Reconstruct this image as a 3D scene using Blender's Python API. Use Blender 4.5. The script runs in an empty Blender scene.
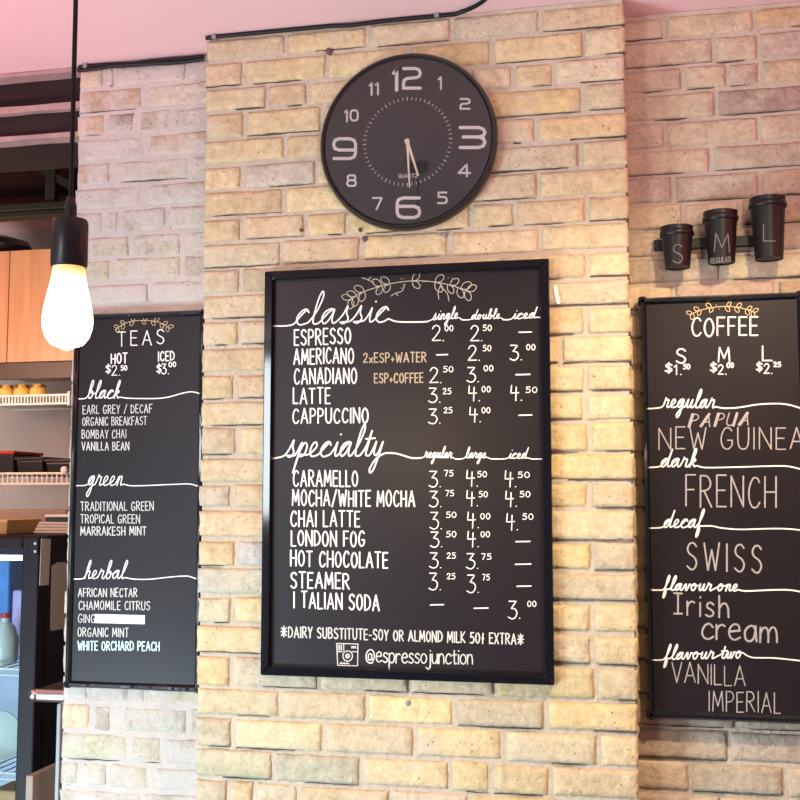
import bpy, bmesh, math, random
from mathutils import Vector, Matrix, noise
C = bpy.context.scene.collection
SC = bpy.context.scene
R = random.Random(7)
PI = math.pi
Z0 = 1.60                       # height of the big board's centre above the floor

# ------------------------------------------------------------------ camera
F_PX, YAW, PITCH, ROLL = 1093.86, 0.21122, 0.09049, -0.00055
CAM = Vector((0.52274, -2.49865, Z0 - 0.06934))
_f = Vector((-math.sin(YAW) * math.cos(PITCH), math.cos(YAW) * math.cos(PITCH), math.sin(PITCH)))
_r0 = Vector((math.cos(YAW), math.sin(YAW), 0)); _u0 = _r0.cross(_f)
CR = math.cos(ROLL) * _r0 + math.sin(ROLL) * _u0
CU = CR.cross(_f)
cam_d = bpy.data.cameras.new('camera'); cam = bpy.data.objects.new('camera', cam_d); C.objects.link(cam)
cam_d.sensor_width = 36; cam_d.lens = 36 * F_PX / 800; cam_d.clip_start = 0.01
cam.matrix_world = Matrix(((CR.x, CU.x, -_f.x, CAM.x), (CR.y, CU.y, -_f.y, CAM.y), (CR.z, CU.z, -_f.z, CAM.z), (0, 0, 0, 1)))
SC.camera = cam

def ray(px, py):
    return _f + CR * ((px - 400) / F_PX) + CU * ((400 - py) / F_PX)
def B(px, py, Y):               # point of the plane y = Y that the photograph shows at px, py
    d = ray(px, py); return CAM + d * ((Y - CAM.y) / d.y)
def BX(px, py, X):
    d = ray(px, py); return CAM + d * ((X - CAM.x) / d.x)

# ------------------------------------------------------------------ light
SC.view_settings.view_transform = 'Standard'; SC.view_settings.look = 'None'
SC.view_settings.gamma = 1; SC.view_settings.exposure = 0.0
w = bpy.data.worlds.new('world'); SC.world = w; w.use_nodes = True
w.node_tree.nodes['Background'].inputs[0].default_value = (0.60, 0.50, 0.66, 1)
w.node_tree.nodes['Background'].inputs[1].default_value = 0.28
def lamp(name, kind, loc, energy, col, target=None, **kw):
    d = bpy.data.lights.new(name, kind); d.energy = energy; d.color = col
    for k, v in kw.items(): setattr(d, k, v)
    o = bpy.data.objects.new(name, d); C.objects.link(o); o.location = loc
    if target is not None: o.rotation_euler = (Vector(target) - Vector(loc)).to_track_quat('-Z', 'Y').to_euler()
    return o
lamp('track_spot', 'SPOT', (1.02, -1.15, 2.60), 146, (1, .80, .46), (0.54, 0, 1.10), spot_size=1.30, spot_blend=.85, shadow_soft_size=.03)
lamp('track_spot', 'SPOT', (-0.85, -1.25, 2.60), 34, (1, .76, .54), (-0.40, 0, 1.15), spot_size=1.3, spot_blend=.9, shadow_soft_size=.05)
lamp('window_and_fill_light', 'AREA', (-2.1, -5.2, 1.98), 52, (.86, .95, 1), (-2.1, 0, 1.7), shape='RECTANGLE', size=.5, size_y=1.15)
lamp('window_and_fill_light', 'AREA', (-3.7, -5.4, .70), 80, (.62, .83, 1), (-.7, 0, .6), shape='RECTANGLE', size=2.6, size_y=1.1)
lamp('window_and_fill_light', 'AREA', (-1.75, -1.75, .20), 92, (.66, .90, 1), (-.3, 0, .45), shape='RECTANGLE', size=.9, size_y=.4)  # added floor-level fill, not a window; brightens the lower left wall
lamp('red_sign_light', 'SPOT', (-1.9, -1.0, 1.95), 95, (1, .12, .18), (-1.55, -.65, 2.69), spot_size=1.55, spot_blend=1, shadow_soft_size=.1)
lamp('ceiling_fill', 'SPOT', (1.1, -2.3, 1.75), 105, (1, .74, .74), (.45, -.75, 2.69), spot_size=1.25, spot_blend=1, shadow_soft_size=.1)  # added fill from below, no fitting behind it, brightens the ceiling
lamp('red_sign_light', 'AREA', (2.1, -.55, 2.25), 6, (1, .07, .06), (.85, .03, 2.1), shape='DISK', size=.35)
lamp('kitchen_fill', 'AREA', (-1.85, .25, 2.05), 11, (1, .52, .30), (-1.6, 1.2, 1.95), shape='DISK', size=.25)  # added warm fill out of view, lifts the oak cabinet

# ------------------------------------------------------------------ materials
def new_mat(name):
    m = bpy.data.materials.new(name); m.use_nodes = True
    nt = m.node_tree; return m, nt, nt.nodes['Principled BSDF']
def N(nt, t, **kw):
    n = nt.nodes.new(t)
    for k, v in kw.items():
        if k in n.inputs: n.inputs[k].default_value = v
        else: setattr(n, k, v)
    return n
def mat(name, col, rough=.5, metal=0, var=.12, scale=30, bump=0, bscale=60, coat=0, spec=.5, stretch=None):
    m, nt, b = new_mat(name)
    tc = N(nt, 'ShaderNodeTexCoord'); mp = N(nt, 'ShaderNodeMapping')
    if stretch: mp.inputs['Scale'].default_value = stretch
    nt.links.new(tc.outputs['Object'], mp.inputs[0])
    no = N(nt, 'ShaderNodeTexNoise', Scale=scale, Detail=5.0); nt.links.new(mp.outputs[0], no.inputs['Vector'])
    mx = N(nt, 'ShaderNodeMix', data_type='RGBA')
    mx.inputs[6].default_value = (*[c * (1 - var) for c in col], 1)
    mx.inputs[7].default_value = (*[min(1, c * (1 + var)) for c in col], 1)
    nt.links.new(no.outputs['Fac'], mx.inputs[0]); nt.links.new(mx.outputs[2], b.inputs['Base Color'])
    b.inputs['Roughness'].default_value = rough; b.inputs['Metallic'].default_value = metal
    b.inputs['Coat Weight'].default_value = coat; b.inputs['Specular IOR Level'].default_value = spec
    if bump:
        n2 = N(nt, 'ShaderNodeTexNoise', Scale=bscale, Detail=4.0); nt.links.new(mp.outputs[0], n2.inputs['Vector'])
        bp = N(nt, 'ShaderNodeBump', Strength=bump, Distance=.01)
        nt.links.new(n2.outputs['Fac'], bp.inputs['Height']); nt.links.new(bp.outputs[0], b.inputs['Normal'])
    return m
def emis(name, col, strength):
    m, nt, b = new_mat(name)
    b.inputs['Base Color'].default_value = (*col, 1)
    b.inputs['Emission Color'].default_value = (*col, 1); b.inputs['Emission Strength'].default_value = strength
    return m
def brick_mat(name, smear, tint):
    m, nt, b = new_mat(name); L = nt.links.new
    tc = N(nt, 'ShaderNodeTexCoord'); at = N(nt, 'ShaderNodeAttribute', attribute_name='tone')
    n1 = N(nt, 'ShaderNodeTexNoise', Scale=22.0, Detail=6.0, Roughness=.65); L(tc.outputs['Object'], n1.inputs['Vector'])
    r1 = N(nt, 'ShaderNodeMapRange'); r1.inputs[1].default_value = .3; r1.inputs[2].default_value = .7
    r1.inputs[3].default_value = .76; r1.inputs[4].default_value = 1.16; L(n1.outputs['Fac'], r1.inputs[0])
    mu = N(nt, 'ShaderNodeMix', data_type='RGBA', blend_type='MULTIPLY'); mu.inputs[0].default_value = 1
    L(at.outputs['Color'], mu.inputs[6]); L(r1.outputs[0], mu.inputs[7])
    n0 = N(nt, 'ShaderNodeTexNoise', Scale=5.5, Detail=5.0, Roughness=.7); L(tc.outputs['Object'], n0.inputs['Vector'])
    r0 = N(nt, 'ShaderNodeMapRange'); r0.inputs[1].default_value = .42; r0.inputs[2].default_value = .68; r0.inputs[4].default_value = .38; L(n0.outputs['Fac'], r0.inputs[0])
    mb_ = N(nt, 'ShaderNodeMix', data_type='RGBA'); mb_.inputs[7].default_value = (.47, .42, .35, 1); L(r0.outputs[0], mb_.inputs[0]); L(mu.outputs[2], mb_.inputs[6])
    n5 = N(nt, 'ShaderNodeTexNoise', Scale=85.0, Detail=4.0, Roughness=.7); L(tc.outputs['Object'], n5.inputs['Vector'])
    r5 = N(nt, 'ShaderNodeMapRange'); r5.inputs[1].default_value = .35; r5.inputs[2].default_value = .6; r5.inputs[3].default_value = .84; r5.inputs[4].default_value = 1.05; L(n5.outputs['Fac'], r5.inputs[0])
    mu = N(nt, 'ShaderNodeMix', data_type='RGBA', blend_type='MULTIPLY'); mu.inputs[0].default_value = 1
    L(mb_.outputs[2], mu.inputs[6]); L(r5.outputs[0], mu.inputs[7])
    # lime smears
    n2 = N(nt, 'ShaderNodeTexNoise', Scale=9.0, Detail=7.0, Roughness=.62); L(tc.outputs['Object'], n2.inputs['Vector'])
    r2 = N(nt, 'ShaderNodeMapRange'); r2.inputs[1].default_value = smear; r2.inputs[2].default_value = smear + .12; r2.inputs[4].default_value = .85
    L(n2.outputs['Fac'], r2.inputs[0])
    mx = N(nt, 'ShaderNodeMix', data_type='RGBA'); mx.inputs[7].default_value = (*tint, 1)
    L(r2.outputs[0], mx.inputs[0]); L(mu.outputs[2], mx.inputs[6])
    # dark pits
    vo = N(nt, 'ShaderNodeTexVoronoi', Scale=55.0); L(tc.outputs['Object'], vo.inputs['Vector'])
    n3 = N(nt, 'ShaderNodeTexNoise', Scale=14.0, Detail=3.0); L(tc.outputs['Object'], n3.inputs['Vector'])
    ad = N(nt, 'ShaderNodeMath', operation='MULTIPLY_ADD'); ad.inputs[1].default_value = -.42; ad.inputs[2].default_value = .30; L(n3.outputs['Fac'], ad.inputs[0])
    lt = N(nt, 'ShaderNodeMath', operation='LESS_THAN'); L(vo.outputs['Distance'], lt.inputs[0]); L(ad.outputs[0], lt.inputs[1])
    mf = N(nt, 'ShaderNodeMath', operation='MULTIPLY'); mf.inputs[1].default_value = .55; L(lt.outputs[0], mf.inputs[0])
    m3 = N(nt, 'ShaderNodeMix', data_type='RGBA'); m3.inputs[7].default_value = (.16, .10, .07, 1)
    L(mf.outputs[0], m3.inputs[0]); L(mx.outputs[2], m3.inputs[6]); L(m3.outputs[2], b.inputs['Base Color'])
    b.inputs['Roughness'].default_value = .92; b.inputs['Specular IOR Level'].default_value = .2
    n4 = N(nt, 'ShaderNodeTexNoise', Scale=70.0, Detail=5.0); L(tc.outputs['Object'], n4.inputs['Vector'])
    h = N(nt, 'ShaderNodeMath', operation='SUBTRACT'); L(n4.outputs['Fac'], h.inputs[0]); L(mf.outputs[0], h.inputs[1])
    bp = N(nt, 'ShaderNodeBump', Strength=.8, Distance=.006); L(h.outputs[0], bp.inputs['Height']); L(bp.outputs[0], b.inputs['Normal'])
    return m
def wood_mat(name, a, c, rough=.45, sc=(6, 6, .5)):
    m, nt, b = new_mat(name); L = nt.links.new
    tc = N(nt, 'ShaderNodeTexCoord'); mp = N(nt, 'ShaderNodeMapping'); mp.inputs['Scale'].default_value = sc
    L(tc.outputs['Object'], mp.inputs[0])
    no = N(nt, 'ShaderNodeTexNoise', Scale=8.0, Detail=6.0); L(mp.outputs[0], no.inputs['Vector'])
    cr = N(nt, 'ShaderNodeValToRGB'); cr.color_ramp.elements[0].color = (*a, 1); cr.color_ramp.elements[1].color = (*c, 1)
    cr.color_ramp.elements[0].position = .3; cr.color_ramp.elements[1].position = .7
    L(no.outputs['Fac'], cr.inputs[0]); L(cr.outputs[0], b.inputs['Base Color']); b.inputs['Roughness'].default_value = rough
    return m
def tape_mat(name):
    m, nt, b = new_mat(name); L = nt.links.new
    b.inputs['Base Color'].default_value = (.008, .009, .013, 1); b.inputs['Roughness'].default_value = .16
    tc = N(nt, 'ShaderNodeTexCoord'); mp = N(nt, 'ShaderNodeMapping'); mp.inputs['Rotation'].default_value = (0, .785, 0)
    mp.inputs['Scale'].default_value = (10, 10, 2.2); L(tc.outputs['Object'], mp.inputs[0])
    no = N(nt, 'ShaderNodeTexNoise', Scale=2.0, Detail=1.5, Distortion=.8); L(mp.outputs[0], no.inputs['Vector'])
    bp = N(nt, 'ShaderNodeBump', Strength=.32, Distance=.02); L(no.outputs['Fac'], bp.inputs['Height']); L(bp.outputs[0], b.inputs['Normal'])
    return m
def glass_mat(name, tint=(1, 1, 1), refl=.07, rough=.02):
    m, nt, b = new_mat(name); L = nt.links.new
    nt.nodes.remove(b); o = nt.nodes['Material Output']
    t = N(nt, 'ShaderNodeBsdfTransparent'); t.inputs[0].default_value = (*tint, 1)
    g = N(nt, 'ShaderNodeBsdfGlossy'); g.inputs['Roughness'].default_value = rough
    fr = N(nt, 'ShaderNodeFresnel'); fr.inputs[0].default_value = 1.45
    mx = N(nt, 'ShaderNodeMixShader'); L(fr.outputs[0], mx.inputs[0]); L(t.outputs[0], mx.inputs[1]); L(g.outputs[0], mx.inputs[2]); L(mx.outputs[0], o.inputs[0])
    return m

LIME = (.50, .41, .33)
M = dict(
    brick=brick_mat('buff_brick', .54, (.56, .46, .35)), brick_lime=brick_mat('limewashed_brick', .44, (.53, .465, .435)),
    crack_shade=mat('open_joint_shade', (.09, .055, .04), .95, var=.4, scale=40),  # dark tone stands in for the shade in gaps under bricks
    mortar=mat('lime_mortar', LIME, .95, var=.16, scale=25, bump=.7, bscale=60),
    mortar_light=mat('pale_mortar', (.50, .43, .40), .95, var=.14, scale=20, bump=.6, bscale=50),
    plaster=mat('ceiling_plaster', (.80, .54, .56), .85, var=.02, scale=4),
    floor=mat('floor_wood', (.22, .15, .10), .5, scale=8, stretch=(1, 9, 1)),
    slate=mat('chalkboard', (.017, .012, .0145), .36, var=.10, scale=9, spec=.2),
    frame=mat('black_gloss_frame', (.005, .005, .008), .07, var=.1, spec=.42),
    tape=tape_mat('wrinkled_black_tape'),
    paint=mat('white_paint_pen', (.86, .82, .80), .6, var=.06, scale=60),
    faintchalk=mat('faint_chalk', (.15, .13, .13), .9, var=.3, scale=130),
    chalk=mat('dusty_chalk', (.38, .33, .33), .9, var=.35, scale=130),
    thinpaint=mat('thin_white_pen', (.62, .60, .58), .7, var=.25, scale=110),
    gold=mat('gold_chalk_pen', (.62, .45, .25), .7, var=.2, scale=90),
    tan=mat('tan_chalk_pen', (.46, .36, .24), .7, var=.25, scale=90),
    greige=mat('greige_chalk_pen', (.47, .41, .34), .7, var=.2, scale=90),
    aqua=mat('pale_aqua_pen', (.60, .80, .80), .7, var=.15, scale=90),
    clockblack=mat('black_clock_plastic', (.012, .009, .010), .3, var=.1),
    face=mat('black_clock_face', (.010, .005, .007), .5, var=.08),
    numeral=mat('silver_numeral', (.70, .66, .68), .45, var=.03),
    hand=mat('pale_gold_hand', (.80, .70, .58), .35, var=.05),
    glass=glass_mat('clear_glass'),
    cup=mat('matte_black_paper', (.009, .007, .008), .42, var=.15, bump=.05, spec=.25),
    lid=mat('black_plastic_lid', (.009, .007, .008), .38, var=.1, spec=.3),
    rail=mat('black_painted_wood', (.007, .006, .008), .6),
    cable=mat('black_cable', (.005, .005, .007), .5, spec=.3),
    steel=mat('brushed_steel', (.62, .60, .58), .28, 1, var=.08, scale=40, stretch=(1, 12, 12)),
    timber=wood_mat('charred_timber', (.006, .002, .002), (.020, .007, .006), .9, (.6, 6, 8)),
    oldplaster=mat('stained_plaster', (.36, .24, .23), .9, var=.3, scale=30),
    greenmetal=mat('dark_green_metal', (.012, .011, .007), .6, spec=.2),
    maroon=mat('dark_maroon_panel', (.012, .003, .003), .8, spec=.1),
    kitchenwall=mat('kitchen_wall_paint', (.42, .33, .29), .8, var=.06, scale=5),
    oak=wood_mat('oak_veneer', (.42, .185, .09), (.54, .265, .135), .4, (5, 5, .35)),
    darkbrown=mat('brown_fascia', (.045, .026, .02), .5),
    wire=mat('white_coated_wire', (.80, .74, .66), .4),
    amber=mat('amber_jar', (.75, .48, .14), .25),
    black=mat('black_plastic', (.012, .010, .012), .4),
    fridge=mat('black_fridge_enamel', (.012, .008, .012), .5, spec=.18),
    liner=mat('fridge_liner', (.55, .64, .72), .5),
    paper=mat('pinned_paper', (.55, .47, .41), .85, var=.06, scale=20),
    kraft=mat('kraft_card', (.55, .33, .14), .85),
    card=mat('brown_board', (.30, .22, .18), .8, var=.1, scale=20),
    white=mat('white_plastic', (.78, .76, .72), .4),
    red=mat('red_plastic', (.45, .02, .02), .4),
    blue=mat('blue_label', (.06, .22, .50), .4, var=.5, scale=14),
    lilac=mat('lilac_pack', (.45, .38, .60), .5, var=.3, scale=25),
    plate=mat('pale_green_plate', (.50, .56, .46), .35, var=.05),
    screw=mat('rusty_screw', (.10, .06, .05), .6), plug=mat('grey_wall_plug', (.22, .22, .25), .5),
    label=mat('white_label_tape', (.85, .84, .84), .5, var=.02), faint=mat('faint_grey_print', (.45, .43, .42), .7),
    porcelain=mat('black_porcelain_socket', (.020, .014, .014), .35),
    brass=mat('brass', (.70, .45, .18), .3, 1),
    filament=emis('glowing_filament', (1, .72, .35), 60),
)
def bulb_glass():
    m, nt, b = new_mat('glowing_bulb_glass'); L = nt.links.new
    tc = N(nt, 'ShaderNodeTexCoord'); sx = N(nt, 'ShaderNodeSeparateXYZ'); L(tc.outputs['Generated'], sx.inputs[0])
    cr = N(nt, 'ShaderNodeValToRGB'); e = cr.color_ramp.elements
    e[0].position = .70; e[0].color = (1, .74, .44, 1); e[1].position = .93; e[1].color = (1, .50, .12, 1)
    mr = N(nt, 'ShaderNodeMapRange'); mr.inputs[1].default_value = .70; mr.inputs[2].default_value = .95; mr.inputs[3].default_value = 7.0; mr.inputs[4].default_value = 1.1
    L(sx.outputs[2], cr.inputs[0]); L(sx.outputs[2], mr.inputs[0])
    b.inputs['Base Color'].default_value = (.9, .8, .6, 1); b.inputs['Roughness'].default_value = .1
    L(cr.outputs[0], b.inputs['Emission Color']); L(mr.outputs[0], b.inputs['Emission Strength'])
    return m
M['bulb'] = bulb_glass()

# ------------------------------------------------------------------ mesh helpers
WORLD = {}
class MB:
    def __init__(s): s.v = []; s.f = []
    def add(s, vs, fs):
        k = len(s.v); s.v += [Vector(q) for q in vs]; s.f += [tuple(i + k for i in f) for f in fs]; return s
    def hexa(s, p):             # 8 corners: bottom ring 0-3, top ring 4-7
        return s.add(p, [(3, 2, 1, 0), (4, 5, 6, 7), (0, 1, 5, 4), (1, 2, 6, 5), (2, 3, 7, 6), (3, 0, 4, 7)])
    def box(s, x0, x1, y0, y1, z0, z1):
        x0, x1 = sorted((x0, x1)); y0, y1 = sorted((y0, y1)); z0, z1 = sorted((z0, z1))
        return s.hexa([(x0, y0, z0), (x1, y0, z0), (x1, y1, z0), (x0, y1, z0), (x0, y0, z1), (x1, y0, z1), (x1, y1, z1), (x0, y1, z1)])
    def lathe(s, prof, cen, n=32, axis='z'):    # prof: (radius, height); closed at both ends
        cen = Vector(cen); vs = []; fs = []
        for r, h in prof:
            for i in range(n):
                a = 2 * PI * i / n
                vs.append(cen + (Vector((r * math.cos(a), r * math.sin(a), h)) if axis == 'z' else Vector((r * math.cos(a), -h, r * math.sin(a)))))
        m = len(prof)
        for j in range(m - 1):
            for i in range(n):
                k = (i + 1) % n; fs.append((j * n + i, j * n + k, (j + 1) * n + k, (j + 1) * n + i))
        fs.append(tuple(range(n - 1, -1, -1))); fs.append(tuple((m - 1) * n + i for i in range(n)))
        return s.add(vs, fs)
    def tube(s, pts, r, n=8):
        pts = [Vector(q) for q in pts]; vs = []; fs = []; up = None
        for i, q in enumerate(pts):
            t = (pts[min(i + 1, len(pts) - 1)] - pts[max(i - 1, 0)]).normalized()
            if up is None: up = t.orthogonal().normalized()
            up = (up - t * up.dot(t)).normalized(); sd = t.cross(up)
            for k in range(n):
                a = 2 * PI * k / n; vs.append(q + (up * math.cos(a) + sd * math.sin(a)) * r)
        for i in range(len(pts) - 1):
            for k in range(n):
                l = (k + 1) % n; fs.append((i * n + k, i * n + l, (i + 1) * n + l, (i + 1) * n + k))
        fs.append(tuple(range(n - 1, -1, -1))); fs.append(tuple((len(pts) - 1) * n + i for i in range(n)))
        return s.add(vs, fs)
    def ribbon(s, pts, wd, nrm=None, th=.0006):     # a brush stroke lying on a surface facing the room
        P = [Vector(q) for q in pts]
        Q = [P[0]]
        for q in P[1:]:
            if (q - Q[-1]).length > 1e-5: Q.append(q)
        P = Q
        if len(P) == 1: P.append(P[0] + Vector((1e-4, 0, 0)))
        for i in range(1, len(P) - 1):
            if (P[i] - P[i - 1]).angle(P[i + 1] - P[i]) > .75:
                s.ribbon(P[:i + 1], wd, nrm, th); s.ribbon(P[i:], wd, nrm, th + .00002); return s
        nv = Vector(nrm) if nrm else Vector((0, -1, 0)); h = wd / 2
        n = len(P); tg = []
        for i in range(n):
            a = (P[i] - P[i - 1]).normalized() if i else (P[1] - P[0]).normalized()
            b = (P[i + 1] - P[i]).normalized() if i < n - 1 else a
            t = a + b; tg.append(t.normalized() if t.length > .2 else b)
        lf = []; rt = []
        for i in range(n):
            sd = tg[i].cross(nv).normalized(); lf.append(P[i] - sd * h); rt.append(P[i] + sd * h)
        def cap(c, t, sg):
            sd = t.cross(nv).normalized(); o = []
            for k in range(1, 5):
                a = PI * k / 5; o.append(c + (sd * math.cos(a) + t * sg * math.sin(a)) * h)
            return o
        off = nv * th; base = -nv * .0004
        vs = []; fs = []
        for i in range(n): vs += [lf[i] + off, rt[i] + off]
        for i in range(n - 1): fs.append((2 * i, 2 * i + 1, 2 * i + 3, 2 * i + 2))
        e = cap(P[-1], tg[-1], 1); k = len(vs); vs += [q + off for q in e]
        fs.append((2 * n - 2, 2 * n - 1) + tuple(range(k, k + 4)))
        b0 = cap(P[0], tg[0], -1); k2 = len(vs); vs += [q + off for q in b0]
        fs.append((0,) + tuple(range(k2 + 3, k2 - 1, -1)) + (1,))
        loop = [2 * i + 1 for i in range(n)] + list(range(k, k + 4)) + [2 * i for i in range(n - 1, -1, -1)] + list(range(k2 + 3, k2 - 1, -1))
        m = len(vs)
        vs2 = [vs[i] - off + base for i in loop]; vs += vs2
        for i in range(len(loop)):
            j = (i + 1) % len(loop); fs.append((loop[i], m + i, m + j, loop[j]))
        return s.add(vs, fs)
    def build(s, name, m, parent=None, smooth=False, bevel=0, seg=2, origin=None):
        me = bpy.data.meshes.new(name); o = bpy.data.objects.new(name, me); C.objects.link(o)
        if parent is not None: org = WORLD[parent.name]; WORLD[o.name] = org; o.parent = parent
        else:
            if origin is None:
                lo = [min(v[i] for v in s.v) for i in range(3)]; hi = [max(v[i] for v in s.v) for i in range(3)]
                origin = ((lo[0] + hi[0]) / 2, (lo[1] + hi[1]) / 2, lo[2])
            org = Vector(origin); o.location = org; WORLD[o.name] = org
        me.from_pydata([tuple(v - org) for v in s.v], [], s.f); me.validate(); me.materials.append(m)
        bm = bmesh.new(); bm.from_mesh(me); bmesh.ops.recalc_face_normals(bm, faces=bm.faces); bm.to_mesh(me); bm.free()
        if smooth:
            for q in me.polygons: q.use_smooth = True
            me.set_sharp_from_angle(angle=.7)
        if bevel:
            b = o.modifiers.new('bevel', 'BEVEL'); b.width = bevel; b.segments = seg; b.limit_method = 'ANGLE'
        return o
def tag(o, label, cat, group=None):
    o['label'] = label; o['category'] = cat
    if group: o['group'] = group
    return o
def thing(name, loc, label, cat, group=None):
    o = bpy.data.objects.new(name, None); C.objects.link(o); o.location = loc; o.empty_display_size = .05
    WORLD[o.name] = Vector(loc); return tag(o, label, cat, group)
def struct(o): o['kind'] = 'structure'; return o
def cr(pts, k=5, closed=False):
    pts = [Vector((q[0], q[1])) for q in pts]; n = len(pts)
    if n < 3: return pts
    g = (lambda i: pts[i % n]) if closed else (lambda i: pts[max(0, min(n - 1, i))])
    out = []
    for i in range(n if closed else n - 1):
        a, b, c, d = g(i - 1), g(i), g(i + 1), g(i + 2)
        for j in range(k):
            t = j / k
            out.append(.5 * ((2 * b) + (c - a) * t + (2 * a - 5 * b + 4 * c - d) * t * t + (3 * b - a - 3 * c + d) * t ** 3))
    out.append(g(0) if closed else pts[-1]); return out

# ------------------------------------------------------------------ lettering
def _p(s):
    v = [float(t) for t in s.replace(',', ' ').split()]; return [(v[i], v[i + 1]) for i in range(0, len(v), 2)]
def G(wd, *st):
    out = []
    for s in st:
        k, q = s[0], _p(s[1:])
        if k == 'L':
            for a, b in zip(q, q[1:]): out.append([a, b])
        elif k == 'C': out.append([tuple(v) for v in cr(q, 4)])
        elif k == 'O': out.append([tuple(v) for v in cr(q, 4, True)])
        elif k == 'P': out.append(q)
    return wd, out
CAPS = {
 'A': G(.54, 'L0 0 .27 1 .54 0', 'L.1 .34 .45 .34'),
 'B': G(.46, 'L0 0 0 1', 'C0 1 .26 .98 .38 .78 .28 .57 .02 .53', 'C.02 .53 .32 .49 .46 .27 .32 .04 0 0'),
 'C': G(.46, 'C.45 .84 .36 .97 .2 .98 .06 .75 .01 .45 .07 .15 .2 .01 .36 .04 .46 .18'),
 'D': G(.48, 'L0 0 0 1', 'C0 1 .26 .94 .44 .7 .47 .4 .34 .12 0 0'),
 'E': G(.38, 'L.38 1 0 1 0 0 .38 0', 'L0 .52 .33 .52'),
 'F': G(.38, 'L.38 1 0 1 0 0', 'L0 .52 .32 .52'),
 'G': G(.5, 'C.46 .85 .36 .97 .2 .98 .06 .75 .01 .45 .07 .15 .22 .01 .38 .06 .48 .22', 'L.48 .22 .48 .42 .28 .42'),
 'H': G(.46, 'L0 0 0 1', 'L.46 0 .46 1', 'L0 .5 .46 .5'), 'I': G(.02, 'L.01 0 .01 1'),
 'J': G(.38, 'C.36 1 .36 .25 .28 .04 .14 .01 .02 .15'),
 'K': G(.46, 'L0 0 0 1', 'L.44 1 .02 .45 .46 0'), 'L': G(.36, 'L0 1 0 0 .36 0'),
 'M': G(.6, 'L0 0 .06 1 .3 .25 .54 1 .6 0'), 'N': G(.5, 'L0 0 0 1 .5 0 .5 1'),
 'O': G(.48, 'O.24 1 .07 .82 0 .5 .07 .16 .24 0 .41 .16 .48 .5 .41 .82'),
 'P': G(.42, 'L0 0 0 1', 'C0 1 .28 .98 .42 .76 .32 .53 .02 .47'),
 'Q': G(.48, 'O.24 1 .07 .82 0 .5 .07 .16 .24 0 .41 .16 .48 .5 .41 .82', 'L.28 .25 .5 -.05'),
 'R': G(.46, 'L0 0 0 1', 'C0 1 .28 .98 .42 .77 .32 .57 .02 .5', 'L.16 .5 .46 0'),
 'S': G(.44, 'C.42 .86 .3 .98 .13 .96 .03 .78 .1 .6 .32 .46 .43 .26 .34 .05 .18 .01 .01 .13'),
 'T': G(.46, 'L0 1 .46 1', 'L.23 1 .23 0'), 'U': G(.46, 'C0 1 .01 .3 .1 .05 .23 0 .36 .05 .45 .3 .46 1'),
 'V': G(.5, 'L0 1 .25 0 .5 1'), 'W': G(.68, 'L0 1 .17 0 .34 .75 .51 0 .68 1'),
 'X': G(.46, 'L0 0 .46 1', 'L0 1 .46 0'), 'Y': G(.46, 'L0 1 .23 .48 .46 1', 'L.23 .48 .2 0'),
 'Z': G(.46, 'L0 1 .46 1 0 0 .46 0'),
 '/': G(.4, 'L0 -.05 .4 1.02'), '-': G(.26, 'L0 .45 .26 .45'), '.': G(.04, 'L.01 0 .04 0'), ' ': (.2, []),
 '+': G(.3, 'L0 .3 .3 .3', 'L.15 .1 .15 .5'), 'x': G(.34, 'L0 0 .34 .5', 'L0 .5 .34 0'),
 '*': G(.7, 'L.35 0 .35 1', 'L0 .5 .7 .5', 'L.08 .14 .62 .86', 'L.08 .86 .62 .14'),
 '0': G(.46, 'O.23 1 .07 .82 0 .5 .07 .16 .23 0 .39 .16 .46 .5 .39 .82'),
 '1': G(.2, 'L0 .8 .14 1 .14 0'), '2': G(.46, 'C.03 .78 .12 .95 .26 1 .4 .88 .4 .66 .2 .3 0 .02', 'L0 .02 .46 .04'),
 '3': G(.46, 'L.04 .98 .42 .98 .16 .58', 'C.16 .58 .36 .54 .46 .32 .36 .06 .18 0 0 .1'),
 '4': G(.5, 'L.08 1 .04 .5 .5 .52', 'L.36 .9 .33 0'), '5': G(.44, 'L.42 1 .08 1 .06 .56', 'C.06 .56 .26 .62 .42 .46 .42 .2 .26 .02 0 .06'),
 '7': G(.44, 'L0 1 .44 1 .16 0'),
 '$': G(.44, 'C.42 .82 .3 .92 .13 .9 .04 .76 .12 .6 .32 .46 .42 .28 .32 .1 .16 .07 .01 .18', 'L.22 1.08 .22 -.08'),
 '¢': G(.34, 'L.05 .45 .3 .45', 'L.2 .95 .14 0', 'L.05 .45 .2 .7'),
}
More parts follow.
